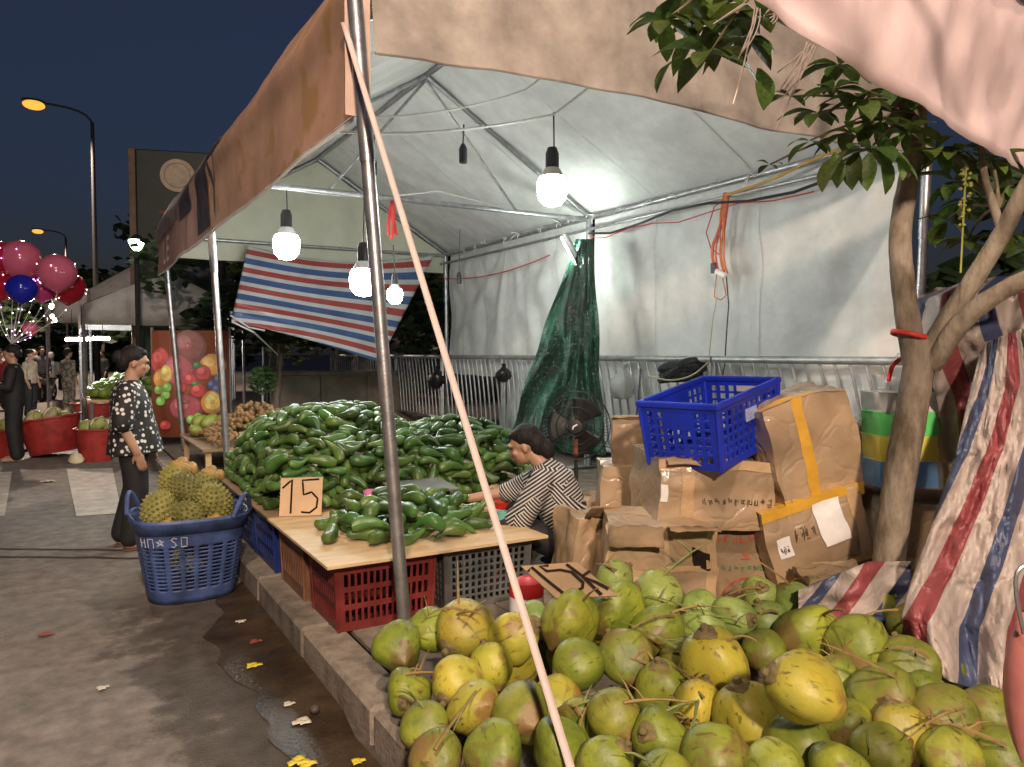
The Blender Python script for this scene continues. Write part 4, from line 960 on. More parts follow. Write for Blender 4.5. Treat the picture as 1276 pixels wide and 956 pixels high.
# blue crate on the cartons
N_, L4, R4 = V(893, 508, 3.42), V(794, 503, 3.72), V(969, 470, 3.92)
ex = (N_-L4).normalized(); ey = (R4-N_); ey = (ey-ex*ey.dot(ex)).normalized(); ez = ex.cross(ey)
m3 = Matrix((ex, ey, ez)).transposed()
sx_, sy_, sz_ = .42, .62, .31
loc = N_-ex*sx_/2+ey*sy_/2-ez*sz_
bc = crate('plastic_crate', 'bright blue slotted plastic crate tilted on top of the cartons', loc, m3, (sx_, sy_, sz_), BLUEP, (11, 6), None, plate=True)
o = MB().box((sx_/2*.985+.006, .0, .21), (.004, .11, .06)).build('label_or_hole_plate', mat('crate_label', (.34, .40, .68), .5, 0, .3, 60), bc)
o.data.transform(Matrix.Translation(loc)) 
o = MB().box((-sx_*.0+.05, sy_/2-.012, .262), (.13, .004, .03)).build('label_or_hole_plate', mat('crate_hole_light', (.5, .52, .5), .5), bc)  # pale plate paints the light showing through the crate's hand hole
o.data.transform(Matrix.Translation(loc))

# ================================================================== STRIPED TARPS
def stripe_mat(name, ku, kv, cols, rough=.35, bump=.5, wave=0, trans=.15):
    m = bpy.data.materials.new(name); m.use_nodes = True; t = m.node_tree; N = t.nodes; L = t.links; p = N['Principled BSDF']
    uv = N.new('ShaderNodeUVMap'); sp = N.new('ShaderNodeSeparateXYZ'); L.new(uv.outputs[0], sp.inputs[0])
    a = N.new('ShaderNodeMath'); a.operation = 'MULTIPLY'; a.inputs[1].default_value = ku; L.new(sp.outputs[0], a.inputs[0])
    b = N.new('ShaderNodeMath'); b.operation = 'MULTIPLY_ADD'; b.inputs[1].default_value = kv; L.new(sp.outputs[1], b.inputs[0]); L.new(a.outputs[0], b.inputs[2])
    f = N.new('ShaderNodeMath'); f.operation = 'FRACT'; L.new(b.outputs[0], f.inputs[0])
    rp = N.new('ShaderNodeValToRGB'); rp.color_ramp.interpolation = 'CONSTANT'; e = rp.color_ramp.elements
    for i, (pos, c) in enumerate(cols):
        q = e[i] if i < 2 else e.new(pos); q.position = pos; q.color = (*c, 1)
    L.new(f.outputs[0], rp.inputs[0])
    tc = N.new('ShaderNodeTexCoord'); nz = N.new('ShaderNodeTexNoise'); nz.inputs['Scale'].default_value = 5; nz.inputs['Detail'].default_value = 5; L.new(tc.outputs['Object'], nz.inputs['Vector'])
    mr = N.new('ShaderNodeMapRange'); mr.inputs[3].default_value = .7; mr.inputs[4].default_value = 1.2; L.new(nz.outputs['Fac'], mr.inputs[0])
    hs = N.new('ShaderNodeHueSaturation'); L.new(mr.outputs[0], hs.inputs['Value']); L.new(rp.outputs[0], hs.inputs['Color']); L.new(hs.outputs[0], p.inputs['Base Color'])
    n2 = N.new('ShaderNodeTexNoise'); n2.inputs['Scale'].default_value = 16; n2.inputs['Detail'].default_value = 4; n2.inputs['Distortion'].default_value = 1.2; L.new(tc.outputs['Object'], n2.inputs['Vector'])
    bp_ = N.new('ShaderNodeBump'); bp_.inputs['Strength'].default_value = bump; bp_.inputs['Distance'].default_value = .02; L.new(n2.outputs['Fac'], bp_.inputs['Height']); L.new(bp_.outputs[0], p.inputs['Normal'])
    p.inputs['Roughness'].default_value = rough
    tr = N.new('ShaderNodeBsdfTranslucent'); L.new(hs.outputs[0], tr.inputs[0]); mx = N.new('ShaderNodeMixShader'); mx.inputs[0].default_value = trans
    L.new(p.outputs[0], mx.inputs[1]); L.new(tr.outputs[0], mx.inputs[2]); L.new(mx.outputs[0], N['Material Output'].inputs[0])
    return m
def uvgrid(fn, nu, nv, name, m, parent=None, loc=None, solid=.003, fuv=None):
    b = MB().grid(fn, nu, nv); o = b.build(name, m, parent, loc, ang=75, solid=solid); me = o.data; ul = me.uv_layers.new(name='UVMap'); w_ = nu+1
    for lp in me.loops:
        i = lp.vertex_index; u, v = (i % w_)/nu, (i//w_)/nv
        ul.data[lp.index].uv = fuv(u, v) if fuv else (u, v)
    return o
W_, R_, B_ = (.46, .39, .35), (.28, .065, .072), (.065, .085, .165)
ST = stripe_mat('striped_tarp', 0, 1, [(0, W_), (.30, B_), (.50, W_), (.76, R_)], .42, .45, 0, .12)
def mix4(u, v, tl, tr, bl, br): return lerp(lerp(tl[0], tr[0], u), lerp(bl[0], br[0], u), v), lerp(lerp(tl[1], tr[1], u), lerp(bl[1], br[1], u), v)
# upper sheet hung behind the branches, lower sheet falling from the fork to the coconuts
def rows(T, v):
    for k in range(len(T)-1):
        if T[k][0] <= v <= T[k+1][0]: break
    A, B = T[k], T[k+1]; t_ = (v-A[0])/(B[0]-A[0]); t_ = .5*t_+.5*t_*t_*(3-2*t_); return [lerp(a, b, t_) for a, b in zip(A, B)]
TA = [(0, 1168, 1330, 358, 330, 3.75), (.12, 1140, 1330, 372, 352, 3.55), (.3, 1146, 1335, 420, 400, 3.42), (.6, 1166, 1340, 490, 480, 3.40), (1, 1185, 1345, 600, 600, 3.42)]
def tarpA(u, v):
    q = rows(TA, v); d = q[5]+.06*math.sin(u*11+v*7+3*ns(u*3, v*2))+.06*ns(u*7, v*6, 4)+.025*ns(u*17, v*15)+.10*math.exp(-u*12)
    return V(lerp(q[1], q[2], u), lerp(q[3], q[4], u)+5*ns(u*6, v*3), d)
tag(uvgrid(tarpA, 54, 44, 'striped_tarp', ST, None, V(1230, 600, 3.42), .003, lambda u, v: (u, 2.3*u+.9*v+.25*math.sin(v*5+u*3))), 'upper striped sheet hung behind the tree branches', 'tarp')
TB = [(0, 1224, 1300, 428, 400, 3.22), (.15, 1206, 1340, 500, 455, 3.16), (.35, 1190, 1345, 570, 540, 3.08), (.55, 1162, 1348, 650, 620, 3.0), (.75, 1134, 1350, 728, 700, 2.92), (.87, 1122, 1350, 770, 770, 2.86), (1, 1146, 1350, 836, 866, 2.76)]
def tarpB(u, v):
    q = rows(TB, v); px = lerp(q[1], q[2], u); py = lerp(q[3], q[4], u)+14*math.sin(PI*u)*v
    d = q[5]+.05*math.sin(u*15-v*4+2.5*ns(u*3, v*2))*(.35+.65*v)+.045*ns(u*8, v*7, 2)+.024*ns(u*18, v*15)+.016*abs(ns(u*38, v*30, 7))+.07*math.exp(-u*16)-.05*math.sin(PI*u)
    return V(px, py, d)
tag(uvgrid(tarpB, 96, 130, 'striped_tarp', ST, None, G(1200, 850, .15), .003, lambda u, v: (u, .04+1.75*u+1.0*v*v+.18*math.sin(v*4))), 'red white and blue striped sheet falling in folds beside the tree onto the coconuts', 'tarp')
def tarp2(u, v):
    px = lerp(995, 1135, u); py = lerp(lerp(735, 700, min(1, u*1.6)), 775, v)
    return V(px, py, 3.12+.05*v*-1+.05*ns(u*6, v*4)+.05*math.sin(u*9))
tag(uvgrid(tarp2, 24, 14, 'striped_tarp', ST, None, G(1060, 800, .15), .004, lambda u, v: (u, 1.3*u+.5*v)), 'crumpled corner of striped tarp lying behind the coconuts at the tree foot', 'tarp')
for (c, r_) in ((V(1060, 782, 3.3), .1),): put_coco(Vector((c.x, c.y, .25)), .09, 'g', Vector((1, 0, .2)))
ST2 = stripe_mat('striped_awning', 0, 1, [(0, (.6, .6, .6)), (.2, (.42, .07, .065)), (.48, (.6, .6, .6)), (.68, (.065, .12, .30))], .4, .3, 0, .25)
def awn(u, v):
    px, py = mix4(u, v, (309, 306), (541, 318), (288, 401), (472, 452)); py += 16*math.sin(PI*u)*(1-v)*.9+10*math.sin(PI*u)*v*-.4
    f = .25*math.exp(-((v-.72-.25*u)/.1)**2)*(1-u)*.8
    p = onY(px, py, 11.15-.45*v+f*-.6+.05*ns(u*5, v*4)+.03*math.sin(u*24+v*3)*(1-v))
    return p
aw = uvgrid(awn, 60, 40, 'striped_awning', ST2, None, onY(400, 380, 11.1), .004, lambda u, v: (u, 4.3*v+.8*max(0, v-.62)*(u-.1)*2+.12*math.sin(u*3)))
tag(aw, 'red white and blue striped sheet hung across the far end of the tent', 'awning')
wire([onY(289, 401, 10.7), onY(316, 414, 10.6), V(346, 442, 11.4)], .012, WIRE_W, 'white rope tying the striped sheet to the young tree trunk')
wire([onY(287, 393, 10.7), onY(310, 408, 10.65), onY(330, 412, 10.65)], .012, WIRE_W, 'short white cord at the lower corner of the striped sheet')

# ================================================================== TREE AT THE RIGHT
random.seed(31)
def bark_ex(m, t, N, L, p, src, out): pass
BARK = mat('tree_bark', (.27, .225, .17), .9, 0, .3, 11, 1.0, 34, col2=(.11, .08, .05), lo=.36, hi=.6, stretch=(1, 1, .4))
BARKD = mat('twig_bark', (.16, .12, .07), .85, 0, .3, 12, .4, 40)
LEAF = mat('leaf_green', (.085, .145, .025), .45, 0, .35, 12, .3, 30, rnd=.5, hue=.03, trans=.3)
tree = thing('roadside_tree', 'forked tree with broad glossy leaves growing beside the cartons', 'tree', G(1105, 832, .15))
def px_path(L_): return [V(*q) for q in L_]
def knob(ps, rr, n=12, seed=0):
    out = []
    for i in range(len(ps)-1):
        for k in range(4):
            t_ = k/4; out.append((ps[i].lerp(ps[i+1], t_), lerp(rr[i], rr[i+1], t_)*(1+.07*ns(i*1.3+t_*2.5, seed))))
    out.append((ps[-1], rr[-1])); return [a for a, b in out], [b for a, b in out]
def cr_path(ps, n=5):
    out = []; Q = [ps[0]]+ps+[ps[-1]]
    for i in range(1, len(Q)-2):
        a, b, c, d = Q[i-1], Q[i], Q[i+1], Q[i+2]
        for k in range(n):
            t_ = k/n; out.append(.5*((2*b)+(c-a)*t_+(2*a-5*b+4*c-d)*t_*t_+(3*b-a-3*c+d)*t_**3))
    out.append(ps[-1]); return out
def limb(pl, r0, r1, name, parent, m, sd):
    ps = cr_path(px_path(pl)); rr = [lerp(r0, r1, i/(len(ps)-1))*(1+.08*ns(i*.7, sd)) for i in range(len(ps))]
    return MB().tube(ps, rr, 14).build(name, m, parent)
limb([(1100, 838, 3.3), (1104, 760, 3.3), (1110, 680, 3.3), (1122, 590, 3.3), (1138, 500, 3.3), (1147, 445, 3.3), (1150, 425, 3.3)], .069, .062, 'trunk', tree, BARK, 1)
limb([(1143, 462, 3.3), (1134, 415, 3.31), (1125, 350, 3.33), (1122, 290, 3.36), (1132, 225, 3.4), (1142, 170, 3.4), (1150, 60, 3.4), (1165, -60, 3.4)], .054, .036, 'branch', tree, BARK, 2)
limb([(1150, 450, 3.29), (1180, 400, 3.24), (1222, 335, 3.18), (1252, 285, 3.12), (1275, 240, 3.05), (1310, 180, 3.0)], .045, .03, 'branch', tree, BARK, 3)
limb([(1160, 455, 3.28), (1200, 400, 3.15), (1250, 362, 3.05), (1320, 330, 2.95)], .045, .032, 'branch', tree, BARK, 4)
limb([(1250, 290, 3.12), (1240, 262, 3.14), (1228, 225, 3.16), (1222, 180, 3.2)], .02, .012, 'branch', tree, BARK, 5)
MB().lathe([(.074, -.010), (.076, 0), (.074, .010)], 16, V(1133, 418, 3.31), Matrix.Rotation(.25, 3, FH), caps=False).build('red_tie', RED, tree, solid=.003)
b = MB()
b.grid(lambda u, v: (lambda w_: (lerp(-1, 1, u)*w_, v*1.0, .10*math.sin(v*PI)*.9-.14*v*v+.22*abs(lerp(-1, 1, u))*w_+.012*math.sin(v*18)*abs(u-.5)))(.215*math.sin(PI*min(1, .03+.97*v**1.25))**.8+.008), 4, 7)
LEAFM = b.mesh('leaf', LEAF, ang=80)
crown = MB()
CLUS = [(830, 25, 2.9, .19), (880, 30, 2.95, .2), (925, 45, 3.0, .2), (885, 65, 2.85, .21), (950, 20, 3.0, .18), (850, -10, 3.0, .2), (905, 5, 3.1, .2), (1040, 110, 3.1, .15), (1075, 125, 3.1, .16), (1020, 140, 3.15, .13), (1100, 150, 3.2, .17), (1060, 165, 3.1, .16), (1085, 185, 3.05, .19), (1130, 165, 3.2, .17), (1010, 175, 3.1, .12), (1165, 185, 3.3, .17),
        (1190, 225, 3.3, .17), (1215, 250, 3.35, .17), (1180, 275, 3.45, .16), (1235, 200, 3.3, .17), (1265, 235, 3.2, .17), (1205, 300, 3.4, .15), (1250, 290, 3.4, .15), (1150, 130, 3.3, .17), (1045, 80, 3.2, .15), (1190, 190, 3.3, .16), (1110, 110, 3.3, .16), (960, 205, 3.15, .07), (985, 120, 3.2, .1)]
hub = V(1146, 150, 3.4)
leaves = []
for i, (px, py, d, s_) in enumerate(CLUS):
    c = V(px, py, d); h = V(1000, -70, 3.1) if px < 970 and py < 110 else (hub if px < 1160 else V(1245, 260, 3.15))
    crown.tube(bez(h, (h+c)/2+Vector((0, 0, .08)), c, 6), [.010, .009, .008, .007, .006, .005, .004], 6)
    n = 9 if s_ > .12 else 4
    for k in range(n):
        a = 2*PI*k/n+random.uniform(-.3, .3); d_ = Vector((math.cos(a), math.sin(a), random.uniform(-.75, .25)))
        leaves.append((c+d_*.01, d_.normalized(), s_*random.uniform(.8, 1.25)))
# branch that leaves the frame at the top and carries the left clusters
crown.tube(bez(V(1150, 60, 3.4), V(1090, -60, 3.3), V(1000, -70, 3.1), 8), .014, 6)
cr = crown.build('crown', BARKD, tree)
# the few big drooping leaves in front of the sheet
for (px, py, ex_, ey_, s_) in ((1060, 185, 1012, 240, .22), (1068, 190, 1058, 240, .19), (1085, 190, 1078, 240, .18), (1092, 188, 1110, 238, .19), (1040, 190, 1045, 232, .17), (1120, 190, 1128, 225, .16), (850, 70, 805, 118, .2), (945, 85, 955, 130, .2), (820, 20, 775, 30, .17)):
    a, e = V(px, py, 3.0), V(ex_, ey_, 2.95); leaves.append((a, (e-a).normalized(), (e-a).length*1.1))
for (p, d, s_) in leaves:
    o = bpy.data.objects.new('leaf', LEAFM); COL.objects.link(o); o.parent = cr
    q = d.to_track_quat('Y', 'Z'); o.rotation_mode = 'QUATERNION'; o.rotation_quaternion = q; o.location = p-tree.location; s_ *= random.uniform(.68, 1.0); o.scale = (s_*random.uniform(.85, 1.15), s_, s_)
# flower spike
b = MB(); sp_ = cr_path([V(1204, 205, 3.1), V(1201, 260, 3.1), V(1197, 340, 3.1)]); b.tube(sp_, .004, 5); 
for p in sp_[1:7]:
    for k in range(5): b.ell(p+Vector((random.uniform(-.02, .02), random.uniform(-.02, .02), random.uniform(-.02, .02))), (.008, .008, .008), None, 6, 4)
b.build('flower_spike', mat('flower_spike', (.33, .33, .06), .6), tree)

# ================================================================== HANGING PACK OF COLOURED TUBS
pc = V(1122, 545, 3.62); t = thing('coloured_pack', 'clear bag of white green yellow and blue plastic sheets hung behind the trunk', 'bag', V(1122, 600, 3.62))
def gloss(n, c): return mat(n, c, .25, 0, .05, 6, .15, 20, trans=.1)
for (y0, y1, c, n) in ((572, 604, (.06, .38, .9), 'blue_layer'), (541, 572, (.95, .85, .02), 'yellow_layer'), (512, 541, (.05, .9, .12), 'green_layer'), (488, 512, (.78, .80, .78), 'white_layer')):
    def lay(u, v, y0=y0, y1=y1):
        a = 2*PI*u; px = 1119+37*max(-1, min(1, 1.35*math.cos(a)))*(1-.03*(y1-560)/60); return V(px+2.5*(1-v), lerp(y1, y0, v), 3.66)+FH*.10*max(-1, min(1, 1.35*math.sin(a)))+CR*.006*ns(u*9, v*4)
    b = MB(); b.grid(lay, 40, 6); b.add([lay(i/40, 1) for i in range(40)], [tuple(range(40))]); b.add([lay(i/40, 0) for i in range(40)], [tuple(range(40))])
    b.build(n, gloss(n, c), t, weld=.0005)
def filmx(m, tt, N, L, p, src, out):
    p.inputs['Alpha'].default_value = .16
FILM = mat('clear_film', (.75, .75, .72), .12, 0, .1, 5, .8, 12, extra=filmx)
def bag(u, v):
    a = 2*PI*u; k = lerp(1.06, .9, v) if v < .5 else lerp(.98, .12, ((v-.5)/.5)**1.3)
    px = 1119+41*k*max(-1, min(1, 1.3*math.cos(a)))+(6*((v-.5)/.5) if v > .5 else 0); return V(px, lerp(605, 440, v), 3.66)+FH*.11*k*max(-1, min(1, 1.3*math.sin(a)))+CR*.012*ns(u*14, v*6)*(v > .5)
MB().grid(bag, 44, 24).build('clear_film', FILM, t, weld=.0005)
MB().ribbon(cr_path([V(1128, 445, 3.5), V(1113, 455, 3.45), V(1107, 475, 3.45)]), .02, -FH).build('red_ribbon', RED, t, solid=.002)

# ================================================================== FAN, NET, BAGS ON THE RAIL
fc = V(718, 530, 5.6); t = thing('standing_fan', 'black standing fan with round wire cage behind the seated seller', 'fan', (fc.x, fc.y, .15))
fz = (FH*-1+CR*-.15).normalized(); fx = fz.cross(Vector((0, 0, 1))).normalized(); fu = fx.cross(fz)*-1; M3 = Matrix((fx, fu, fz)).transposed()
Rr = .25
b = MB()
for rr, zz in ((Rr, 0), (Rr, .04), (Rr*.55, .085), (Rr*.28, .1), (Rr*.8, .068)): b.tube([fc+M3 @ Vector((rr*math.cos(k*PI/18), rr*math.sin(k*PI/18), zz)) for k in range(37)], .0035, 5)
b.build('cage_ring', BLACKP, t)
b = MB()
for k in range(60):
    a = k*PI/30; b.tube([fc+M3 @ Vector((q*math.cos(a+w_), q*math.sin(a+w_), z)) for q, z, w_ in ((.04, .105, 0), (.14, .085, .12), (.21, .062, .2), (Rr, .02, .25))], .0013, 4)
b.build('cage_wires', BLACKP, t)
for k in range(3):
    a0_ = k*2*PI/3
    MB().grid(lambda u, v: fc+M3 @ Vector((lerp(.04, .21, v)*math.cos(a0_+(u-.5)*1.3), lerp(.04, .21, v)*math.sin(a0_+(u-.5)*1.3), .03+(u-.5)*.05)), 8, 6).build('blade', BLACKP, t, solid=.003)
MB().lathe([(.01, .11), (.05, .105), (.052, .09), (.045, .02), (.06, -.02), (.06, -.14), (.03, -.17), (.01, -.17)], 18, fc, M3).build('motor', BLACKP, t)
MB().tube([fc+fz*.108+fx*-.015-fu*.015, fc+fz*.112+fx*.012, fc+fz*.11+fx*.018+fu*.02], .007, 5).build('logo', WHITEP, t)
MB().tube([(fc.x, fc.y, .2), (fc.x, fc.y, .5), (fc.x, fc.y, fc.z-.06)], [.017, .017, .012], 10).build('column', BLACKP, t)
MB().tube([(fc.x, fc.y, fc.z-.22), (fc.x, fc.y, fc.z-.1)], .022, 10).build('collar', mat('brown_knob', (.3, .1, .05), .5), t)
MB().lathe([(.2, 0), (.2, .02), (.15, .04), (.03, .06)], 24, (fc.x, fc.y, .15)).build('base', BLACKP, t)
def netx(m, tt, N, L, p, src, out):
    br = N.new('ShaderNodeTexNoise'); br.inputs['Scale'].default_value = 70; L.new(src, br.inputs['Vector'])
    r_ = N.new('ShaderNodeMapRange'); r_.inputs[1].default_value = .4; r_.inputs[2].default_value = .55; r_.inputs[3].default_value = .55; r_.inputs[4].default_value = 1; L.new(br.outputs['Fac'], r_.inputs[0]); L.new(r_.outputs[0], p.inputs['Alpha'])
NET = mat('green_net', (.010, .085, .045), .5, 0, .5, 3, .6, 40, col2=(.03, .03, .02), lo=.36, hi=.5, extra=netx)
def net(u, v):
    px = lerp(lerp(718, 738, u), lerp(626, 756, u**.85), v)+10*ns(v*4, u*2)*v; py = lerp(298, 560, v)+8*u*v
    return V(px, py, 8.55-.55*v+.07*math.sin(u*17+5*ns(v*2.5, u*3))*(.25+.75*v)+.14*ns(u*5, v*4)+.05*ns(u*14, v*9))
tag(uvgrid(net, 60, 40, 'green_net', NET, None, V(700, 560, 8.2), .003), 'dark green net hanging gathered from the middle rear pole', 'net')
def lumpbag(name, label, px, py, d, r_, m, cat='bag', sq=1.2, film=0):
    c = V(px, py, d); b = MB()
    prof = [(.02, -1.0*sq), (.6, -.85*sq), (.95, -.35*sq), (.85, .15*sq), (.45, .5*sq), (.16, .75*sq), (.3, 1.0*sq), (.05, 1.02*sq)]
    b.lathe([(a*r_, z*r_) for a, z in prof], 18, c, wob=lambda q: q*(1+.16*ns(q.x*20/r_*.1, q.y*20/r_*.1, q.z*20/r_*.1)+.10*math.sin(5*math.atan2(q.y, q.x))*.6))
    t_ = thing(name, label, cat, c-Vector((0, 0, r_*sq))); b.build('pouch', m, t_)
    MB().tube([c+Vector((0, 0, r_*.7)), c+Vector((.01, .01, r_*1.5))], .006, 5).build('tie', m, t_); return t_
def railpt(px): r_ = ray(px, 460); return r_.x and (5.34/r_.x)
BBAG = mat('black_bag', (.012, .012, .013), .3, 0, .3, 8, .4, 20)
lumpbag('hanging_bag', 'small black plastic bag hanging from the barrier rail', 628, 465, railpt(628)-.06, .12, BBAG, sq=1.0)
lumpbag('hanging_bag', 'larger black bag on the barrier beside the far rear pole', 546, 470, railpt(546)-.08, .17, BBAG, sq=1.0)
lumpbag('hanging_bag', 'translucent white plastic bag hanging on the barrier by the fan', 776, 476, railpt(776)-.08, .155, mat('white_film_bag', (.72, .74, .72), .3, 0, .08, 6, .6, 14, trans=.3), sq=1.25)
b = MB(); random.seed(8)
for k in range(9):
    a = V(820+random.uniform(0, 14), 462+random.uniform(-6, 14), railpt(840)-.1+random.uniform(-.06, .06)); e = V(872+random.uniform(-8, 10), 456+random.uniform(-8, 12), railpt(860)-.1+random.uniform(-.06, .06))
    b.tube(bez(a, (a+e)/2+Vector((0, 0, random.uniform(-.03, .1))), e, 7), [.03, .05, .06, .06, .06, .055, .045, .03], 8)
o = b.build('rolled_cloth', mat('checked_dark_cloth', (.035, .035, .04), .9, 0, .7, 22, .5, 60), loc=V(848, 470, 6.2)); tag(o, 'dark bundled net lying over the barrier rail behind the blue crate', 'cloth')
wire(cr_path([V(806, 468, 6.3), V(835, 474, 6.2), V(862, 468, 6.1), V(882, 452, 6.2)]), .008, mat('cream_cord', (.5, .45, .3), .7), 'cream cord looped over the dark bundle on the rail')
wire(cr_path([V(798, 460, 6.4), V(795, 500, 6.3), V(790, 535, 6.2)]), .008, WIRE_B, 'black cord hanging from the rail beside the white bag')
# red and white jar near the coconuts
jc = Vector(G(655, 770, .15)); jc = V(656, 742, 3.55); t = thing('red_jar', 'small red and white plastic drum behind the coconuts', 'drum', (jc.x, jc.y, .15))
z0 = .15
MB().lathe([(.075, z0), (.08, z0+.02), (.08, z0+.155)], 20, (jc.x, jc.y, 0)).build('lower_body', mat('drum_red', (.52, .02, .025), .4, 0, .15, 8), t)
MB().lathe([(.0805, z0+.155), (.0805, z0+.225)], 20, (jc.x, jc.y, 0), caps=False).build('white_band', WHITEP, t)
MB().lathe([(.08, z0+.225), (.082, z0+.26), (.07, z0+.29), (.03, z0+.31), (.005, z0+.312)], 20, (jc.x, jc.y, 0)).build('lid', bpy.data.materials['drum_red'], t)
# ================================================================== NEIGHBOUR'S AWNING, TOP RIGHT
PINK = mat('pale_pink_sheet', (.86, .69, .69), .55, 0, .07, 3, .3, 9, trans=.15)
e0, e1 = V(930, 0, 1.76), V(1276, 215, 3.35); ed = (e1-e0); na = thing('neighbour_awning', 'pale pink sheet hanging from the next stall\'s roof edge', 'awning', (3, 1, .15))
A0, A1 = e0-ed*.25, e0+ed*1.7
def aw2(u, v):
    p = A0.lerp(A1, u); return p+Vector((.02*ns(u*9, v*2)+.05*v, .035*ns(u*12, v*2)+.02*ns(u*30, v*4)-.03*v, .62*v+.015*ns(u*20)*(1-v)))
MB().grid(aw2, 90, 14).build('valance', PINK, na, solid=.002)
hn = ed.normalized()
MB().tube([A0+Vector((.05, -.03, .64)), A1+Vector((.05, -.03, .64))], .025, 10).build('beam', STEEL, na)
for q, y_ in ((A0, -2.2), (A1, -1.2)):
    a = q+Vector((.05, -.03, .64)); e = Vector((a.x+.2, y_, a.z+.1)); MB().tube([a, e], .025, 10).build('beam', STEEL, na); MB().tube([e, (e.x, e.y, .15 if e.x > 1 else .0)], .03, 10).build('pole', STEEL, na)
for (px, py, ex_, ey_, n) in ((945, 8, 915, 130, 4), (1012, 52, 968, 162, 7), (930, 4, 890, 30, 2), (965, 12, 960, 30, 3)):
    for k in range(n):
        uu = ((V(px, py, 2.0)-A0).dot(hn)); a = V(px+k*2-n, py+k, 2.05+(px-930)*.0042); e = V(ex_+random.uniform(-3, 3)+(k > 0)*(px-ex_)*.5*random.random(), lerp(py, ey_, 1 if k == 0 else random.uniform(.3, .9)), 2.05+(px-930)*.0042)
        MB().tube(bez(a, a.lerp(e, .5)+CR*random.uniform(0, .03), e, 7), .0022, 4).build('loose_thread', mat('thread', (.6, .5, .42), .8), na)
# pink bag with a wire hook at the right edge
t = thing('pink_bag', 'pink vinyl bag with a steel wire hook hanging at the stall edge', 'bag', V(1290, 860, 1.5))
def pb_(u, v):
    a = 2*PI*u; w_ = 36*(math.sin(PI*(.06+.88*v))**.45); return V(1290+w_*math.cos(a), lerp(950, 762, v), 1.55)+FH*.05*math.sin(a)*math.sin(PI*(.05+.9*v))
MB().grid(pb_, 20, 18).build('pouch', mat('pink_vinyl', (.42, .15, .13), .4, 0, .12, 6, .2, 20), t, weld=.0005)
MB().tube(cr_path([V(1276, 790, 1.52), V(1267, 745, 1.52), V(1267, 715, 1.52), V(1280, 705, 1.52), V(1292, 720, 1.52), V(1290, 770, 1.52)]), .0045, 8).build('hook', STEEL, t)
hk = V(1280, 706, 1.52); MB().tube([hk, Vector((hk.x, hk.y, 2.97))], .002, 5).build('string', WIRE_W, t)
MB().tube([(hk.x, -2.0, 2.97), (hk.x, 1.45, 2.97)], .022, 8).build('beam', STEEL, na)
# litter in the gutter
YP = mat('yellow_petal', (.75, .6, .04), .5); PL = mat('pale_scrap', (.6, .55, .45), .7); DK = mat('dark_nut', (.07, .045, .04), .6)
for (px, py, s_, m, lab) in ((372, 950, .03, YP, 'yellow flower petals lying in the wet gutter'), (383, 953, .025, YP, 'crushed yellow petals beside the first ones'), (446, 950, .02, YP, 'single yellow petal close to the kerb'), (316, 830, .03, YP, 'greenish yellow flower bit in the gutter water'), (360, 878, .02, PL, 'pale scrap in the wet gutter'), (392, 889, .022, DK, 'dark round nut in the gutter'), (376, 900, .03, PL, 'small beige twig scrap near the nut'), (128, 858, .02, PL, 'small white scrap on the dry road'), (300, 775, .022, PL, 'pale scrap in the puddle by the kerb'), (318, 800, .025, mat('red_scrap', (.25, .06, .04), .6), 'reddish peel scrap in the puddle'), (58, 791, .03, mat('red_scrap', (.25, .06, .04), .6), 'reddish scrap on the road'), (60, 600, .06, PL, 'white litter strip on the crossing')):
    g = G(px, py, .008); b = MB()
    if m is DK: b.ell(g+Vector((0, 0, s_*.8)), (s_, s_, s_*.8), None, 12, 8)
    else:
        for k in range(3): b.grid(lambda u, v: g+Vector(((u-.5)*s_*1.5+.6*s_*math.cos(k*2.1+px), (v-.5)*s_+.6*s_*math.sin(k*2.1+px), .004+.35*s_*abs(ns(u*3+k, v*3+px)))), 4, 4)
    tag(b.build('litter', m, loc=g, solid=0 if m is DK else .0015), lab, 'litter')
# ================================================================== PEOPLE
SKIN = mat('skin', (.40, .23, .15), .5, 0, .1, 8, .05, 60)
HAIR = mat('black_hair', (.012, .010, .010), .62, 0, .4, 30, .9, 90, stretch=(1, 1, .2), spec=.3)
def dots(m, t, N, L, p, src, out):
    vo = N.new('ShaderNodeTexVoronoi'); vo.inputs['Scale'].default_value = 24; vo.inputs['Randomness'].default_value = .8; L.new(src, vo.inputs['Vector'])
    r_ = N.new('ShaderNodeValToRGB'); r_.color_ramp.elements[0].position = .30; r_.color_ramp.elements[1].position = .36; r_.color_ramp.elements[0].color = (1, 1, 1, 1); r_.color_ramp.elements[1].color = (0, 0, 0, 1); L.new(vo.outputs['Distance'], r_.inputs[0])
    mx = N.new('ShaderNodeMix'); mx.data_type = 'RGBA'; mx.inputs[7].default_value = (.68, .66, .62, 1); L.new(r_.outputs[0], mx.inputs[0]); L.new(out, mx.inputs[6]); L.new(mx.outputs[2], p.inputs['Base Color'])
DOTS = mat('dotted_blouse', (.012, .011, .012), .7, 0, .2, 8, .25, 20, extra=dots)
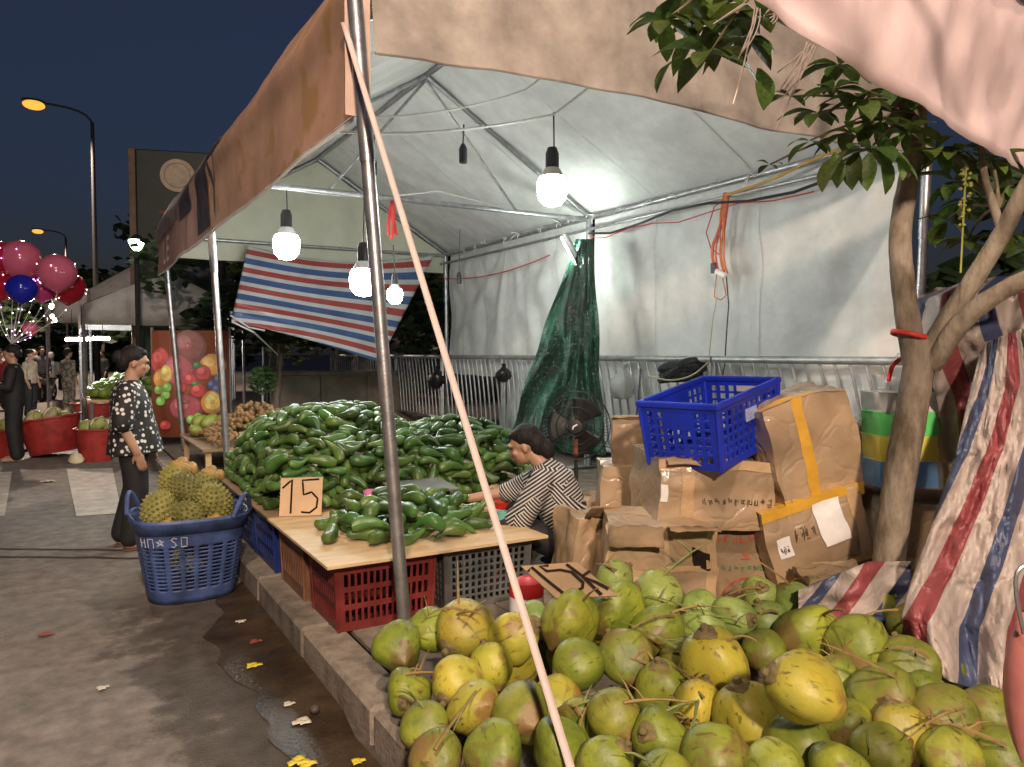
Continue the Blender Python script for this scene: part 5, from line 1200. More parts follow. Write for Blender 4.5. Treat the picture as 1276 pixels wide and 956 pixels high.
def maze(m, t, N, L, p, src, out):
    vo = N.new('ShaderNodeTexVoronoi'); vo.inputs['Scale'].default_value = 9; vo.distance = 'CHEBYCHEV'; L.new(src, vo.inputs['Vector'])
    sp = N.new('ShaderNodeSeparateColor'); L.new(vo.outputs['Color'], sp.inputs[0])
    gt = N.new('ShaderNodeMath'); gt.operation = 'GREATER_THAN'; gt.inputs[1].default_value = .5; L.new(sp.outputs[0], gt.inputs[0])
    xyz = N.new('ShaderNodeSeparateXYZ'); L.new(src, xyz.inputs[0])
    def wv(ops):
        a = N.new('ShaderNodeMath'); a.operation = 'ADD'; L.new(xyz.outputs[ops[0]], a.inputs[0]); b = N.new('ShaderNodeMath'); b.operation = 'MULTIPLY'; b.inputs[1].default_value = ops[2]; L.new(xyz.outputs[ops[1]], b.inputs[0]); L.new(b.outputs[0], a.inputs[1])
        s_ = N.new('ShaderNodeMath'); s_.operation = 'MULTIPLY'; s_.inputs[1].default_value = 44; L.new(a.outputs[0], s_.inputs[0]); f = N.new('ShaderNodeMath'); f.operation = 'FRACT'; L.new(s_.outputs[0], f.inputs[0]); g = N.new('ShaderNodeMath'); g.operation = 'GREATER_THAN'; g.inputs[1].default_value = .58; L.new(f.outputs[0], g.inputs[0]); return g.outputs[0]
    w1, w2 = wv((2, 1, .7)), wv((1, 2, -.9))
    mf = N.new('ShaderNodeMix'); mf.data_type = 'FLOAT'; L.new(gt.outputs[0], mf.inputs[0]); L.new(w1, mf.inputs[2]); L.new(w2, mf.inputs[3])
    mx = N.new('ShaderNodeMix'); mx.data_type = 'RGBA'; mx.inputs[7].default_value = (.55, .53, .50, 1); L.new(mf.outputs[0], mx.inputs[0]); L.new(out, mx.inputs[6]); L.new(mx.outputs[2], p.inputs['Base Color'])
MAZE = mat('patterned_shirt', (.015, .014, .015), .7, 0, .2, 8, .2, 20, extra=maze)
BLK = mat('black_trousers', (.013, .013, .016), .75, 0, .3, 8, .3, 14)
def chain(b, pts, rr, n=12):
    for i in range(len(pts)): b.ell(pts[i], (rr[i],)*3, None, 12, 8)
    b.tube(pts, rr, n); return b
def hand(b, w_, d, pn, sgn, curl=.5, s=1.0):
    """palm + five fingers; w wrist, d direction, pn palm normal"""
    w_, d, pn = vec(w_), vec(d).normalized(), vec(pn).normalized(); sd = d.cross(pn).normalized()*sgn
    R3 = Matrix((sd, d, pn)).transposed()
    b.ell(w_+d*.045*s, (.036*s, .05*s, .017*s), R3, 12, 8)
    for k, (o_, L_) in enumerate(((-.028, .062), (-.010, .075), (.010, .07), (.027, .055))):
        p0 = w_+d*.08*s+sd*o_*s; p1 = p0+(d*math.cos(curl*.5)+pn*math.sin(curl*.5))*L_*.5*s; p2 = p1+(d*math.cos(curl*1.4)+pn*math.sin(curl*1.4))*L_*.5*s
        chain(b, [p0, p1, p2], [.0095*s, .0088*s, .0072*s], 8)
    p0 = w_+d*.02*s-sd*.03*s; p1 = p0+(d*.7-sd*.6+pn*.3)*.035*s; p2 = p1+(d*.95-sd*.1+pn*.3)*.03*s; chain(b, [p0, p1, p2], [.012*s, .0105*s, .008*s], 8)
def head(b, c, f, s=1.0):
    """head centred at c facing f"""
    f = vec(f).normalized(); x, u = frame(f); R3 = Matrix((x, f, u)).transposed(); P = lambda a, e, h: vec(c)+R3 @ Vector((a, e, h))*s
    b.ell(P(0, -.012, .025), (.074*s, .092*s, .088*s), R3); b.ell(P(0, .028, -.035), (.058*s, .062*s, .072*s), R3); b.ell(P(0, .062, -.082), (.026*s, .022*s, .02*s), R3, 10, 7)
    chain(b, [P(0, .083, .005), P(0, .098, -.022), P(0, .092, -.034)], [.009*s, .013*s, .012*s], 8)
    b.ell(P(0, .078, .03), (.055*s, .02*s, .014*s), R3, 10, 7)
    b.ell(P(0, .084, -.055), (.024*s, .012*s, .009*s), R3, 10, 7)
    for q in (-1, 1): b.ell(P(q*.074, -.012, -.012), (.009*s, .02*s, .032*s), R3, 10, 7); b.ell(P(q*.04, .062, -.02), (.024*s, .02*s, .02*s), R3, 8, 6)
    return P, R3
def face(t, P, R3, s):
    for q in (-1, 1):
        MB().ell(P(q*.03, .083, .012), (.012*s, .006*s, .006*s), R3, 8, 6).build('eye', INK, t)
        MB().ell(P(q*.032, .088, .034), (.019*s, .006*s, .004*s), R3, 8, 6).build('eyebrow', HAIR, t)
    MB().ell(P(0, .094, -.056), (.019*s, .006*s, .0065*s), R3, 8, 6).build('mouth', mat('lips', (.28, .09, .07), .5), t)
def torso(secs, n=20):
    return [[vec(c)+Vector((a*math.cos(2*PI*j/n), e*math.sin(2*PI*j/n), tl*math.sin(2*PI*j/n))) for j in range(n)] for (c, a, e, tl) in secs]
# --- standing woman (local: faces +Y, right hand +X)
def face_dir(t, f): t.rotation_euler = (0, 0, math.atan2(-f.x, f.y))
SH = mat('brown_sandal', (.12, .06, .04), .6)
p = thing('person', 'woman in black blouse with white dots and black trousers standing by the durian basket', 'person')
b = MB(); P, R3 = head(b, (0, .03, 1.425), Vector((-.15, 1, -.22)))
chain(b, [(0, -.02, 1.22), (0, 0, 1.30), (0, .015, 1.38)], [.06, .055, .05])
b.loft(torso([((0, 0, .78), .15, .11, 0), ((0, 0, .9), .16, .12, 0), ((0, 0, 1.05), .14, .11, 0), ((0, -.01, 1.2), .155, .11, 0), ((0, -.02, 1.27), .1, .08, 0)]))
chain(b, [(.175, -.02, 1.2), (.215, -.05, .97), (.235, .05, .76)], [.05, .042, .03]); chain(b, [(-.175, -.02, 1.2), (-.215, -.03, .97), (-.215, .09, .78)], [.05, .042, .03])
hand(b, (.235, .055, .76), (.0, .28, -1), (-1, 0, -.1), 1, .5); hand(b, (-.215, .095, .78), (.0, .3, -1), (1, 0, -.1), -1, .5)
chain(b, [(.085, 0, .82), (.09, .03, .44), (.085, -.02, .08)], [.085, .055, .038]); chain(b, [(-.085, 0, .82), (-.09, .0, .44), (-.1, -.1, .08)], [.085, .055, .038])
for x, y_ in ((.085, 0), (-.1, -.08)): chain(b, [(x, y_-.03, .045), (x, y_+.07, .045), (x, y_+.15, .032)], [.036, .038, .026])
remesh(b.build('body', SKIN, p), .008, 4); face(p, P, R3, 1)
b = MB()
secs = [((0, .02, .735), .245, .20, .01), ((0, .015, .80), .235, .19, .01), ((0, .01, .9), .215, .175, 0), ((0, 0, 1.0), .20, .155, 0), ((0, -.01, 1.12), .195, .145, 0), ((0, -.02, 1.2), .19, .125, 0), ((0, -.02, 1.26), .14, .095, 0), ((0, -.015, 1.295), .075, .07, 0)]
rg = torso(secs, 36)
for i, r_ in enumerate(rg):
    k = max(0, 1-i/5)
    for j in range(36): q = r_[j]; s_ = 1+.045*k*math.sin(j*2*PI/36*7+i*.4)+.03*k*ns(j*.5, i*.7); r_[j] = Vector((q.x*s_, q.y*s_, q.z+.02*k*ns(j*.6, 3)))
b.loft(rg); chain(b, [(.165, -.02, 1.205), (.20, -.035, 1.09), (.222, -.045, .985)], [.078, .08, .084]); chain(b, [(-.165, -.02, 1.205), (-.2, -.03, 1.09), (-.222, -.03, .985)], [.078, .08, .084])
remesh(b.build('blouse', DOTS, p), .010, 3)
b = MB(); chain(b, [(.08, 0, .86), (.088, .03, .46), (.085, -.02, .1)], [.115, .085, .078], 16); chain(b, [(-.08, 0, .86), (-.09, 0, .46), (-.1, -.1, .1)], [.115, .085, .078], 16); b.loft(torso([((0, 0, .76), .14, .12, 0), ((0, 0, .95), .165, .13, 0)]))
remesh(b.build('trousers', BLK, p), .012, 4)
b = MB(); b.ell(P(0, -.03, .05), (.088, .092, .085), R3); b.ell(P(0, -.075, .0), (.074, .055, .075), R3); b.ell(P(0, -.125, .02), (.05, .045, .05), R3); b.ell(P(0, .02, .088), (.07, .05, .03), R3)
remesh(b.build('hair', HAIR, p), .009, 3)
for x, y_ in ((.085, .055), (-.1, -.03)): MB().box((x, y_, .008), (.085, .25, .016), None, .006).build('sandal', SH, p)
g = G(168, 682); p.location = (g.x, g.y, .0); face_dir(p, CR*.93+FH*.36)

# --- seated woman
p = thing('person', 'woman in black and white patterned shirt sitting on a low stool reaching over the board', 'person')
b = MB(); P, R3 = head(b, (0, .285, .785), Vector((0, 1, -.38)))
chain(b, [(0, .15, .64), (0, .19, .69), (0, .25, .75)], [.058, .052, .05])
def tors(secs, n=20): return [[vec(c)+Vector((a*math.cos(2*PI*j/n), e*math.sin(2*PI*j/n)*math.cos(t_), e*math.sin(2*PI*j/n)*-math.sin(t_))) for j in range(n)] for (c, a, e, t_) in secs]
SB = [((0, 0, .20), .16, .13, .1), ((0, .02, .32), .145, .115, .25), ((0, .07, .46), .14, .11, .4), ((0, .12, .58), .15, .11, .45), ((0, .16, .67), .09, .075, .5)]
b.loft(tors(SB))
LA = [(-.165, .15, .60), (-.20, .27, .38), (-.12, .50, .405)]; RA = [(.165, .17, .61), (.19, .40, .47), (.12, .66, .43)]
chain(b, LA, [.05, .040, .028]); chain(b, RA, [.05, .040, .028])
hand(b, LA[2], (.25, .9, -.12), (0, -.15, -1), -1, .7); hand(b, RA[2], (-.25, .95, -.1), (0, -.15, -1), 1, .7)
for q in (-1, 1):
    chain(b, [(q*.09, .0, .22), (q*.16, .36, .34), (q*.14, .33, .06)], [.085, .058, .04]); chain(b, [(q*.14, .31, .04), (q*.145, .44, .035), (q*.145, .5, .025)], [.036, .034, .024])
remesh(b.build('body', SKIN, p), .008, 4); face(p, P, R3, 1)
b = MB(); rg = tors([(c, a*k, e*k, t_) for (c, a, e, t_), k in zip([((0, -.02, .17), .17, .15, 0)]+SB[1:4]+[((0, .145, .63), .15, .09, .5), ((0, .18, .69), .085, .07, .5)], (1.12, 1.3, 1.3, 1.25, 1.12, 1.0))], 32)
b.loft(rg)
def sl(A, k): A = [vec(a) for a in A]; return [A[0], A[0].lerp(A[1], .5), A[1], A[1].lerp(A[2], k)]
chain(b, sl(LA, .12), [.078, .078, .076, .07]); chain(b, sl(RA, .12), [.078, .076, .072, .066])
remesh(b.build('shirt', MAZE, p), .010, 3)
b = MB()
for q in (-1, 1): chain(b, [(q*.085, -.01, .20), (q*.16, .36, .34), (q*.14, .33, .10)], [.115, .085, .068], 16)
b.loft(tors([((0, -.02, .12), .16, .13, 0), ((0, 0, .26), .17, .14, .1)]))
remesh(b.build('trousers', BLK, p), .012, 4)
b = MB(); b.ell(P(0, -.03, .05), (.086, .092, .085), R3); b.ell(P(0, -.08, -.01), (.074, .06, .085), R3); b.ell(P(0, -.12, -.06), (.05, .05, .07), R3); b.ell(P(0, .025, .085), (.068, .05, .03), R3)
remesh(b.build('hair', HAIR, p), .009, 3)
w_ = vec(LA[2]); o_ = MB().tube([w_+Vector((.03*math.cos(k*PI/8), .0+.008*math.sin(k*PI/8), .03*math.sin(k*PI/8))) for k in range(17)], .004, 5).build('bracelet', mat('gold', (.7, .45, .12), .3, 1), p)
sd = V(712, 640, 4.55); p.location = (sd.x, sd.y, .155); face_dir(p, CR*-1.0+FH*.22)
st = thing('low_stool', 'low dark plastic stool under the seated seller', 'stool', (sd.x, sd.y, .15))
MB().box((sd.x, sd.y, .255), (.28, .28, .03), None, .012).build('seat', NAVYP, st)
for a in (-1, 1):
    for c in (-1, 1): MB().tube([(sd.x+a*.12, sd.y+c*.12, .15), (sd.x+a*.1, sd.y+c*.1, .25)], .018, 8).build('leg', NAVYP, st)

# --- far people
def far_person(label, loc, f, top, bottom, hair=HAIR, h=1.6, helmet=None, arms=0, sit=0):
    p = thing('person', label, 'person'); s = h/1.6; b = MB(); P, R3 = head(b, (0, .02, 1.47*s), Vector((0, 1, -.15)), s)
    chain(b, [(0, 0, 1.27*s), (0, .01, 1.40*s)], [.055, .05]); b.loft(torso([((0, 0, .82*s), .15, .11, 0), ((0, 0, 1.1*s), .14, .11, 0), ((0, 0, 1.3*s), .13, .09, 0)]))
    az = 1.0 if not arms else 1.12
    for q in (-1, 1):
        W = (q*.2, .08, .80*s) if not arms else (q*.12, .32, 1.1*s)
        chain(b, [(q*.17, 0, 1.25*s), (q*.215, -.02 if not arms else .05, 1.0*s), W], [.048, .04, .03]); hand(b, W, (0, .3, -1) if not arms else (-q*.3, 1, .2), (-q, 0, 0), q, .6)
        if sit: chain(b, [(q*.09, 0, .85), (q*.17, .38, .82), (q*.17, .3, .42)], [.085, .06, .045])
        else: chain(b, [(q*.085, 0, .84*s), (q*.09, .02, .45*s), (q*.09, -.02, .07)], [.085, .055, .04]); chain(b, [(q*.09, -.03, .045), (q*.1, .14, .035)], [.04, .032])
    remesh(b.build('body', SKIN, p), .014, 3)
    b = MB(); b.loft(torso([((0, 0, .80*s), .185, .14, 0), ((0, 0, 1.0*s), .175, .135, 0), ((0, 0, 1.22*s), .18, .12, 0), ((0, 0, 1.31*s), .11, .085, 0), ((0, .0, 1.34*s), .07, .06, 0)]))
    for q in (-1, 1): chain(b, [(q*.165, 0, 1.24*s), (q*.21, -.02 if not arms else .04, 1.02*s), (q*.21, .03 if not arms else .12, .93*s if not arms else 1.03*s)], [.07, .062, .055])
    remesh(b.build('shirt', top, p), .014, 3)
    b = MB(); b.loft(torso([((0, 0, .76*s), .15, .12, 0), ((0, 0, .9*s), .165, .13, 0)]))
    for q in (-1, 1):
        if sit: chain(b, [(q*.09, 0, .86), (q*.17, .38, .83), (q*.17, .3, .46)], [.105, .085, .07])
        else: chain(b, [(q*.085, 0, .86*s), (q*.092, .02, .45*s), (q*.09, -.02, .09)], [.11, .085, .075])
    remesh(b.build('trousers', bottom, p), .014, 3)
    b = MB(); k = 1.12 if helmet else 1
    b.ell(P(0, -.025, .05), (.088*k*s, .094*k*s, .088*k*s), R3); b.ell(P(0, -.07, .0), (.074*s, .055*s, .08*s), R3)
    remesh(b.build('helmet' if helmet else 'hair', helmet or hair, p), .012, 3)
    p.location = loc; face_dir(p, f); return p
DKS = mat('dark_shirt', (.012, .012, .015), .75, 0, .3, 8, .2, 20)
WHS = mat('white_shirt', (.55, .55, .56), .75, 0, .1, 8)
CAMO = mat('camouflage_cloth', (.24, .2, .15), .8, 0, .2, 14, col2=(.06, .06, .055), lo=.45, hi=.55)
HELM = mat('white_helmet', (.65, .62, .62), .3)
g = G(20, 575); far_person('person in black shirt and trousers standing under the balloons', (g.x, g.y, 0), CR*-.5-FH*.35+CR*-.3, DKS, BLK, h=1.62, arms=1)
g = G(86, 514); far_person('person in patterned grey clothes standing before the bright far stall', (g.x, g.y, 0), CR*.4+FH, CAMO, CAMO, h=1.62)
g = G(58, 500); mb_at = Vector((g.x, g.y, 0))
far_person('motorbike rider in white shirt and pale helmet', (g.x+.15, g.y+.1, -.08), CR*-.3+FH, WHS, DKS, helmet=HELM, sit=1, arms=1)
g = G(138, 520); far_person('vendor in dark shirt behind the far fruit stall', (g.x+.2, g.y+9, 0), CR*-.4-FH, DKS, BLK, h=1.6)
g = G(158, 520); far_person('vendor in dark cap at the end of the far fruit stall', (g.x+.3, g.y+7, 0), CR*-.7-FH*.5, DKS, BLK, h=1.62)
g = G(48, 505); far_person('walker in pale shirt beyond the motorbike', (g.x-.3, g.y+6, 0), FH, mat('pale_shirt', (.35, .3, .32), .8), DKS, h=1.65)
# motorbike
t = thing('motorbike', 'parked silver motorbike with a rider seen from behind', 'motorbike', mb_at, None)
MBK = mat('bike_silver', (.35, .36, .38), .3, .5, .2, 8); RUB = mat('tyre_rubber', (.015, .015, .016), .8)
fd = (CR*-.3+FH).normalized(); sdv = fd.cross(Vector((0, 0, 1)))
def L3(a, e, h): return mb_at+fd*a+sdv*e+Vector((0, 0, h))
for a in (-.45, .75):
    o = MB().tube([L3(a+.25*math.cos(k*PI/10), 0, .29+.25*math.sin(k*PI/10)) for k in range(21)], .045, 8).build('wheel', RUB, t)
    MB().tube([L3(a, -.05, .29), L3(a, .05, .29)], .06, 10).build('hub', MBK, o)
    for k in range(6): MB().tube([L3(a, 0, .29), L3(a+.22*math.cos(k*PI/3), 0, .29+.22*math.sin(k*PI/3))], .01, 5).build('spoke', MBK, o)
b = MB(); b.loft([[L3(a+0*j, .12*w_*math.cos(j*PI/5), h+hh*math.sin(j*PI/5)) for j in range(10)] for a, w_, h, hh in ((-.75, .5, .72, .05), (-.5, 1.2, .66, .12), (-.1, 1.1, .55, .14), (.3, .9, .45, .14), (.6, 1.1, .7, .2), (.75, .6, .85, .1))]); b.build('body', MBK, t)
b = MB(); b.loft([[L3(a, .13*w_*math.cos(j*PI/5), h+.05*math.sin(j*PI/5)) for j in range(10)] for a, w_, h in ((-.65, .8, .80), (-.2, 1, .76), (.15, .7, .72))]); b.build('seat', BLACKP, t)
MB().tube(bez(L3(.55, -.33, 1.0), L3(.7, 0, 1.02), L3(.55, .33, 1.0), 8), .016, 6).build('handlebar', BLACKP, t)
MB().tube([L3(.75, 0, .3), L3(.6, 0, .98)], .03, 8).build('fork', MBK, t)
MB().box(L3(-.74, 0, .66), (.12, .06, .08), None, .02).build('tail_light', mat('tail_red', (.4, .01, .01), .3), t)
MB().tube([L3(-.05, .13, .05), L3(-.02, .2, .0)], .012, 6).build('kick_stand', MBK, t)

# ================================================================== BALLOONS
def balloon_mat(n, c): return mat(n, c, .18, 0, .12, 3, 0, 10, trans=.4, coat=.4)
BP_, BR_, BM_, BB_ = balloon_mat('balloon_pink', (.75, .20, .34), ), balloon_mat('balloon_red', (.5, .02, .05)), balloon_mat('balloon_magenta', (.6, .08, .3)), balloon_mat('balloon_blue', (.02, .03, .5))
knot = V(14, 428, 11.6)
LED = emis('led_bead', (1, .85, .75), 9); LEDP = emis('led_bead_violet', (.6, .35, 1), 9)
STR = mat('string', (.6, .58, .55), .5)
for i, (px, py, r_, d, m, lab) in enumerate(((26, 324, 24, 11.6, BP_, 'large pink balloon at the top of the bunch'), (71, 340, 23, 11.4, BP_, 'large pink balloon at the street side of the bunch'), (84, 358, 21, 11.9, BR_, 'dark red balloon behind the large pink one'), (27, 360, 18, 11.2, BB_, 'dark blue balloon in the middle of the bunch'), (52, 362, 15, 11.8, BM_, 'small magenta balloon between blue and red'), (16, 345, 14, 12.0, BM_, 'small magenta balloon above the blue one'), (-4, 322, 22, 11.5, BR_, 'red balloon at the outer side of the bunch'), (-6, 358, 20, 11.5, BR_, 'red balloon low at the outer side of the bunch'), (45, 345, 13, 12.0, BM_, 'magenta balloon half hidden between two pink ones'), (38, 410, 9, 11.9, BP_, 'small pink balloon hanging below the bunch'))):
    c = V(px, py, d); rm = r_*d/F; t = thing('balloon', lab, 'balloon', c, 'balloons in the bunch')
    MB().lathe([(.02*rm, -1.12*rm), (.25*rm, -.98*rm), (.68*rm, -.72*rm), (.96*rm, -.25*rm), (1.0*rm, .1*rm), (.86*rm, .55*rm), (.5*rm, .88*rm), (.16*rm, .99*rm), (.01*rm, 1.0*rm)], 24, c).build('skin', m, t, ang=80)
    e = c-Vector((0, 0, 1.12*rm)); MB().tube(bez(e, (e+knot)/2+CR*(px-20)*.004, knot, 8), .006, 4).build('string', STR, t)
    b = MB(); sp_ = bez(e, (e+knot)/2+CR*(px-20)*.004, knot, 9)
    for q in sp_[1:-1:3]: b.ell(q+Vector((.01, 0, 0)), (.009,)*3, None, 6, 4)
    for k in range(7):
        a = random.uniform(0, 6.28); z = random.uniform(-.7, .9); q = math.sqrt(1-z*z); b.ell(c+Vector((math.cos(a)*q, math.sin(a)*q, z))*rm*1.02, (.008,)*3, None, 6, 4)
    b.build('led_beads', LED if i % 3 else LEDP, t)
st = thing('balloon_stand', 'dark pole holding the balloon strings', 'pole', (knot.x, knot.y, 0)); MB().tube([(knot.x, knot.y, .03), knot], .025, 8).build('pole', POLEM, st); MB().lathe([(.25, 0), (.24, .04), (.03, .06)], 16, (knot.x, knot.y, 0)).build('foot', POLEM, st)
# ================================================================== RED TUBS WITH CUT FRUIT
RIND = mat('pomelo_rind', (.30, .34, .10), .6, 0, .25, 8); PITH = mat('pomelo_pith', (.62, .55, .36), .6, 0, .15, 8)
def tub(label, px, py, rm, h, tilt):
    g = G(px, py); t = thing('red_tub', label, 'tub', (g.x, g.y, 0)); rt = Matrix.Rotation(tilt, 3, CF) ; base = Vector((g.x, g.y, abs(math.sin(tilt))*rm*.75))
    TUBM = mat('tub_red', (.33, .03, .025), .5, 0, .3, 6, .25, 25)
    prof = [(.01, .01), (rm*.72, 0), (rm*.8, h*.3), (rm*.88, h*.6), (rm*.97, h*.95), (rm*1.04, h*.95), (rm*1.04, h), (rm*.95, h), (rm*.78, h*.3), (rm*.68, .02), (.01, .02)]
    MB().lathe(prof, 36, base, rt, wob=lambda q: q*(1+.012*math.cos(24*math.atan2(q.y, q.x)))).build('wall', TUBM, t)
    return t, base, rt
def halves(base, rt, rm, h, n, labels):
    for k in range(n):
        a = random.uniform(0, 6.28); q = rm*.7*math.sqrt(random.random()); c = base+rt @ Vector((q*math.cos(a), q*math.sin(a), h*.9+random.uniform(0, .12)))
        t = thing('pomelo_half', labels, 'fruit', c, 'cut fruit in the red tubs'); u = Vector((random.uniform(-1, 1), random.uniform(-1, 1), random.uniform(-.2, 1))).normalized(); r3 = u.to_track_quat('Z', 'Y').to_matrix()
        s_ = random.uniform(.09, .13); MB().lathe([(.01, -s_*.9), (s_*.6, -s_*.7), (s_*.95, -s_*.2), (s_, .0)], 14, c, r3, caps=False).build('rind', RIND, t, solid=.01); MB().lathe([(s_*.96, -.005), (s_*.5, .012), (.01, .004)], 14, c, r3).build('cut_face', PITH, t)
random.seed(9)
t, ba, rt = tub('tilted red plastic tub of cut fruit beside the road crossing', 68, 568, .42, .52, R(-9)); halves(ba, rt, .42, .52, 12, 'cut fruit half lying in the tilted red tub')
t, ba, rt = tub('red plastic tub behind the standing woman', 120, 574, .27, .46, 0); halves(ba, rt, .27, .46, 10, 'pale cut fruit half in the tub behind the woman')
t, ba, rt = tub('low red tub beyond the other tubs', 118, 520, .5, .35, 0); halves(ba, rt, .5, .35, 10, 'cut fruit half in the low far tub')
t, ba, rt = tub('red tub at the edge beside the person in black', -8, 570, .3, .4, 0); halves(ba, rt, .3, .4, 5, 'cut fruit half in the tub beside the person in black')
g = G(95, 577); tag(MB().lathe([(.01, 0), (.07, .005), (.1, .05), (.07, .12), (.01, .16)], 12, (g.x, g.y, 0), Matrix.Rotation(.4, 3, 'X')).build('fruit_piece', PITH, loc=(g.x, g.y, 0)), 'pale fruit piece lying on the road beside the red tubs', 'fruit')
# ================================================================== FAR STALLS
TUBE = emis('market_tube_glow', (1, .98, .93), 480)
TARPB = mat('brown_tarp', (.10, .062, .05), .7, 0, .25, 3, .3, 10); TARPG = mat('grey_tarp', (.34, .34, .34), .6, 0, .2, 3, .3, 10)
def far_tent(label, x0, x1, y0, y1, ez, rz, m, strip=True):
    t = thing('far_tent', label, 'tent', ((x0+x1)/2, (y0+y1)/2, 0)); xm = (x0+x1)/2
    MB().grid(lambda u, v: (lerp(x0, x1, u), lerp(y0, y1, v), lerp(ez, rz, 1-abs(2*u-1))+.03*ns(u*5, v*5)), 12, 12).build('roof', m, t, solid=.01)
    for yy in (y0, y1):
        for x in (x0, x1): MB().tube([(x, yy, 0 if x < .98 else .1), (x, yy, ez)], .03, 8).build('pole', STEEL, t)
        MB().grid(lambda u, v: (lerp(x0, x1, u), yy+(-.02 if yy == y0 else .02), lerp(ez-.35, lerp(ez, rz, 1-abs(2*u-1)), v)), 12, 3).build('gable', TARPG, t, solid=.006)
    MB().grid(lambda u, v: (x0-.03, lerp(y0, y1, u), lerp(ez-.45, ez, v)), 12, 3).build('valance', m, t, solid=.006)
    return t
far_tent('far market tent with grey gable beyond the tall sign', .5, 4.2, 19.2, 23.2, 2.9, 4.1, TARPB)
far_tent('lower brown stall roof above the bright tubes', .3, 3.0, 15.4, 18.9, 2.35, 3.0, TARPB)
far_tent('farthest tent along the row of stalls', -.4, 4.4, 24.0, 28.0, 2.8, 3.9, TARPG)
# tubes
for k in range(3):
    a, e = V(82+k*19, 423.5-k*.6, 15.3+k*.0), V(98+k*19, 423-k*.6, 15.3)
    t = thing('tube_light', 'glaring white tube light under the far stall roof', 'light', a, 'tube lights of the far stall')
    MB().tube([a, e], .028, 8).build('tube', TUBE, t); MB().box((a+e)/2+Vector((0, 0, .045)), ((e-a).length, .05, .04), rotz(math.atan2((e-a).y, (e-a).x)), .008).build('fixture', WHITEP, t)
    MB().tube([(a+e)/2+Vector((0, 0, .05)), (a+e)/2+Vector((0, 0, .6))], .006, 4).build('cord', WIRE_B, t)
TO = -.85
t = thing('far_stall_table', 'far fruit table lit by the white tubes', 'table', (1.1, 15.6, 0))
MB().box((2.0+TO, 15.6, .72), (1.7, 3.2, .04), None, .008).build('table_top', WOOD, t)
for x in (1.2, 2.8):
    for yy in (14.1, 17.1): MB().tube([(x+TO, yy, .0), (x+TO, yy, .7)], .025, 8).build('leg', STEEL, t)
MB().grid(lambda u, v: (1.14+TO+.02*math.sin(u*30), lerp(14.05, 17.2, u), lerp(.2, .72, v)), 30, 3).build('cloth_front', TARPB, t, solid=.004)
FG = mat('far_fruit_green', (.22, .27, .05), .5, 0, .3, 6, rnd=.3, hue=.04)
b = MB(); random.seed(2)
for k in range(190):
    x = random.uniform(1.2, 2.75); yy = random.uniform(14.1, 17.1); b.ell((x+TO, yy, .80+.28*random.random()*math.sin(PI*(x-1.2)/1.55)), (.09, .09, .08), None, 8, 6)
tag(b.build('fruit_heap', FG, loc=(1.15, 15.6, .74)), 'heap of green fruit under the bright tube lights', 'fruit', None, 'stuff')
# tall sign tower
sc_ = V(215, 430, 15.5); t = thing('sign_tower', 'tall dark green advertising tower with a pale round emblem', 'sign', (sc_.x, sc_.y, .12))
top = 1.5+250/950*15.5; GRN = mat('tower_green', (.012, .03, .022), .5, 0, .2, 6); TAN = mat('tower_side', (.15, .10, .065), .6, 0, .25, 5)
fdn = Vector((-.28, -.96, 0)).normalized(); sxn = Vector((fdn.y*-1, fdn.x, 0)); 
def TW(a, e, h): return sc_*1+sxn*a-fdn*e+Vector((0, 0, h-sc_.z))
M3 = Matrix((sxn, -fdn, Vector((0, 0, 1)))).transposed()
MB().box(TW(.12, .3, (top+.12)/2), (1.5, .55, top-.12), M3, .02).build('panel', GRN, t)
MB().box(TW(-.70, .3, (top+.12)/2), (.13, .58, top-.1), M3, .01).build('side_frame', TAN, t); MB().box(TW(.93, .3, (top+.12)/2), (.1, .58, top-.1), M3, .01).build('side_frame', TAN, t)
ec = V(229, 216, 15.2)
MB().lathe([(.33, 0), (.33, .03), (.01, .032)], 30, TW(.15, .02, ec.z), M3 @ Matrix.Rotation(PI/2, 3, 'X')).build('emblem', mat('emblem_cream', (.5, .42, .33), .6, 0, .2, 9), t)
MB().lathe([(.25, .03), (.25, .038), (.24, .038)], 30, TW(.15, .02, ec.z), M3 @ Matrix.Rotation(PI/2, 3, 'X'), caps=False).build('emblem_ring', TAN, t)
MB().box(TW(.05, -.005, ec.z-.75), (.5, .02, .06), M3).build('sign_letters', mat('sign_red', (.25, .03, .03), .6), t)
# white lantern by the tower
lp = V(170, 305, 13.2); t = thing('street_lantern', 'bright white lantern on a post beside the sign tower', 'street lamp', (lp.x, lp.y, 0)); MB().tube([(lp.x, lp.y, 0), lp+Vector((0, 0, -.1))], .04, 8).build('post', POLEM, t); MB().lathe([(.02, -.13), (.09, -.05), (.13, .05), (.12, .08)], 14, lp).build('glass', emis('lantern_glow', (.85, 1, .8), 8), t); MB().lathe([(.15, .08), (.05, .17), (.01, .18)], 14, lp).build('cap', POLEM, t)
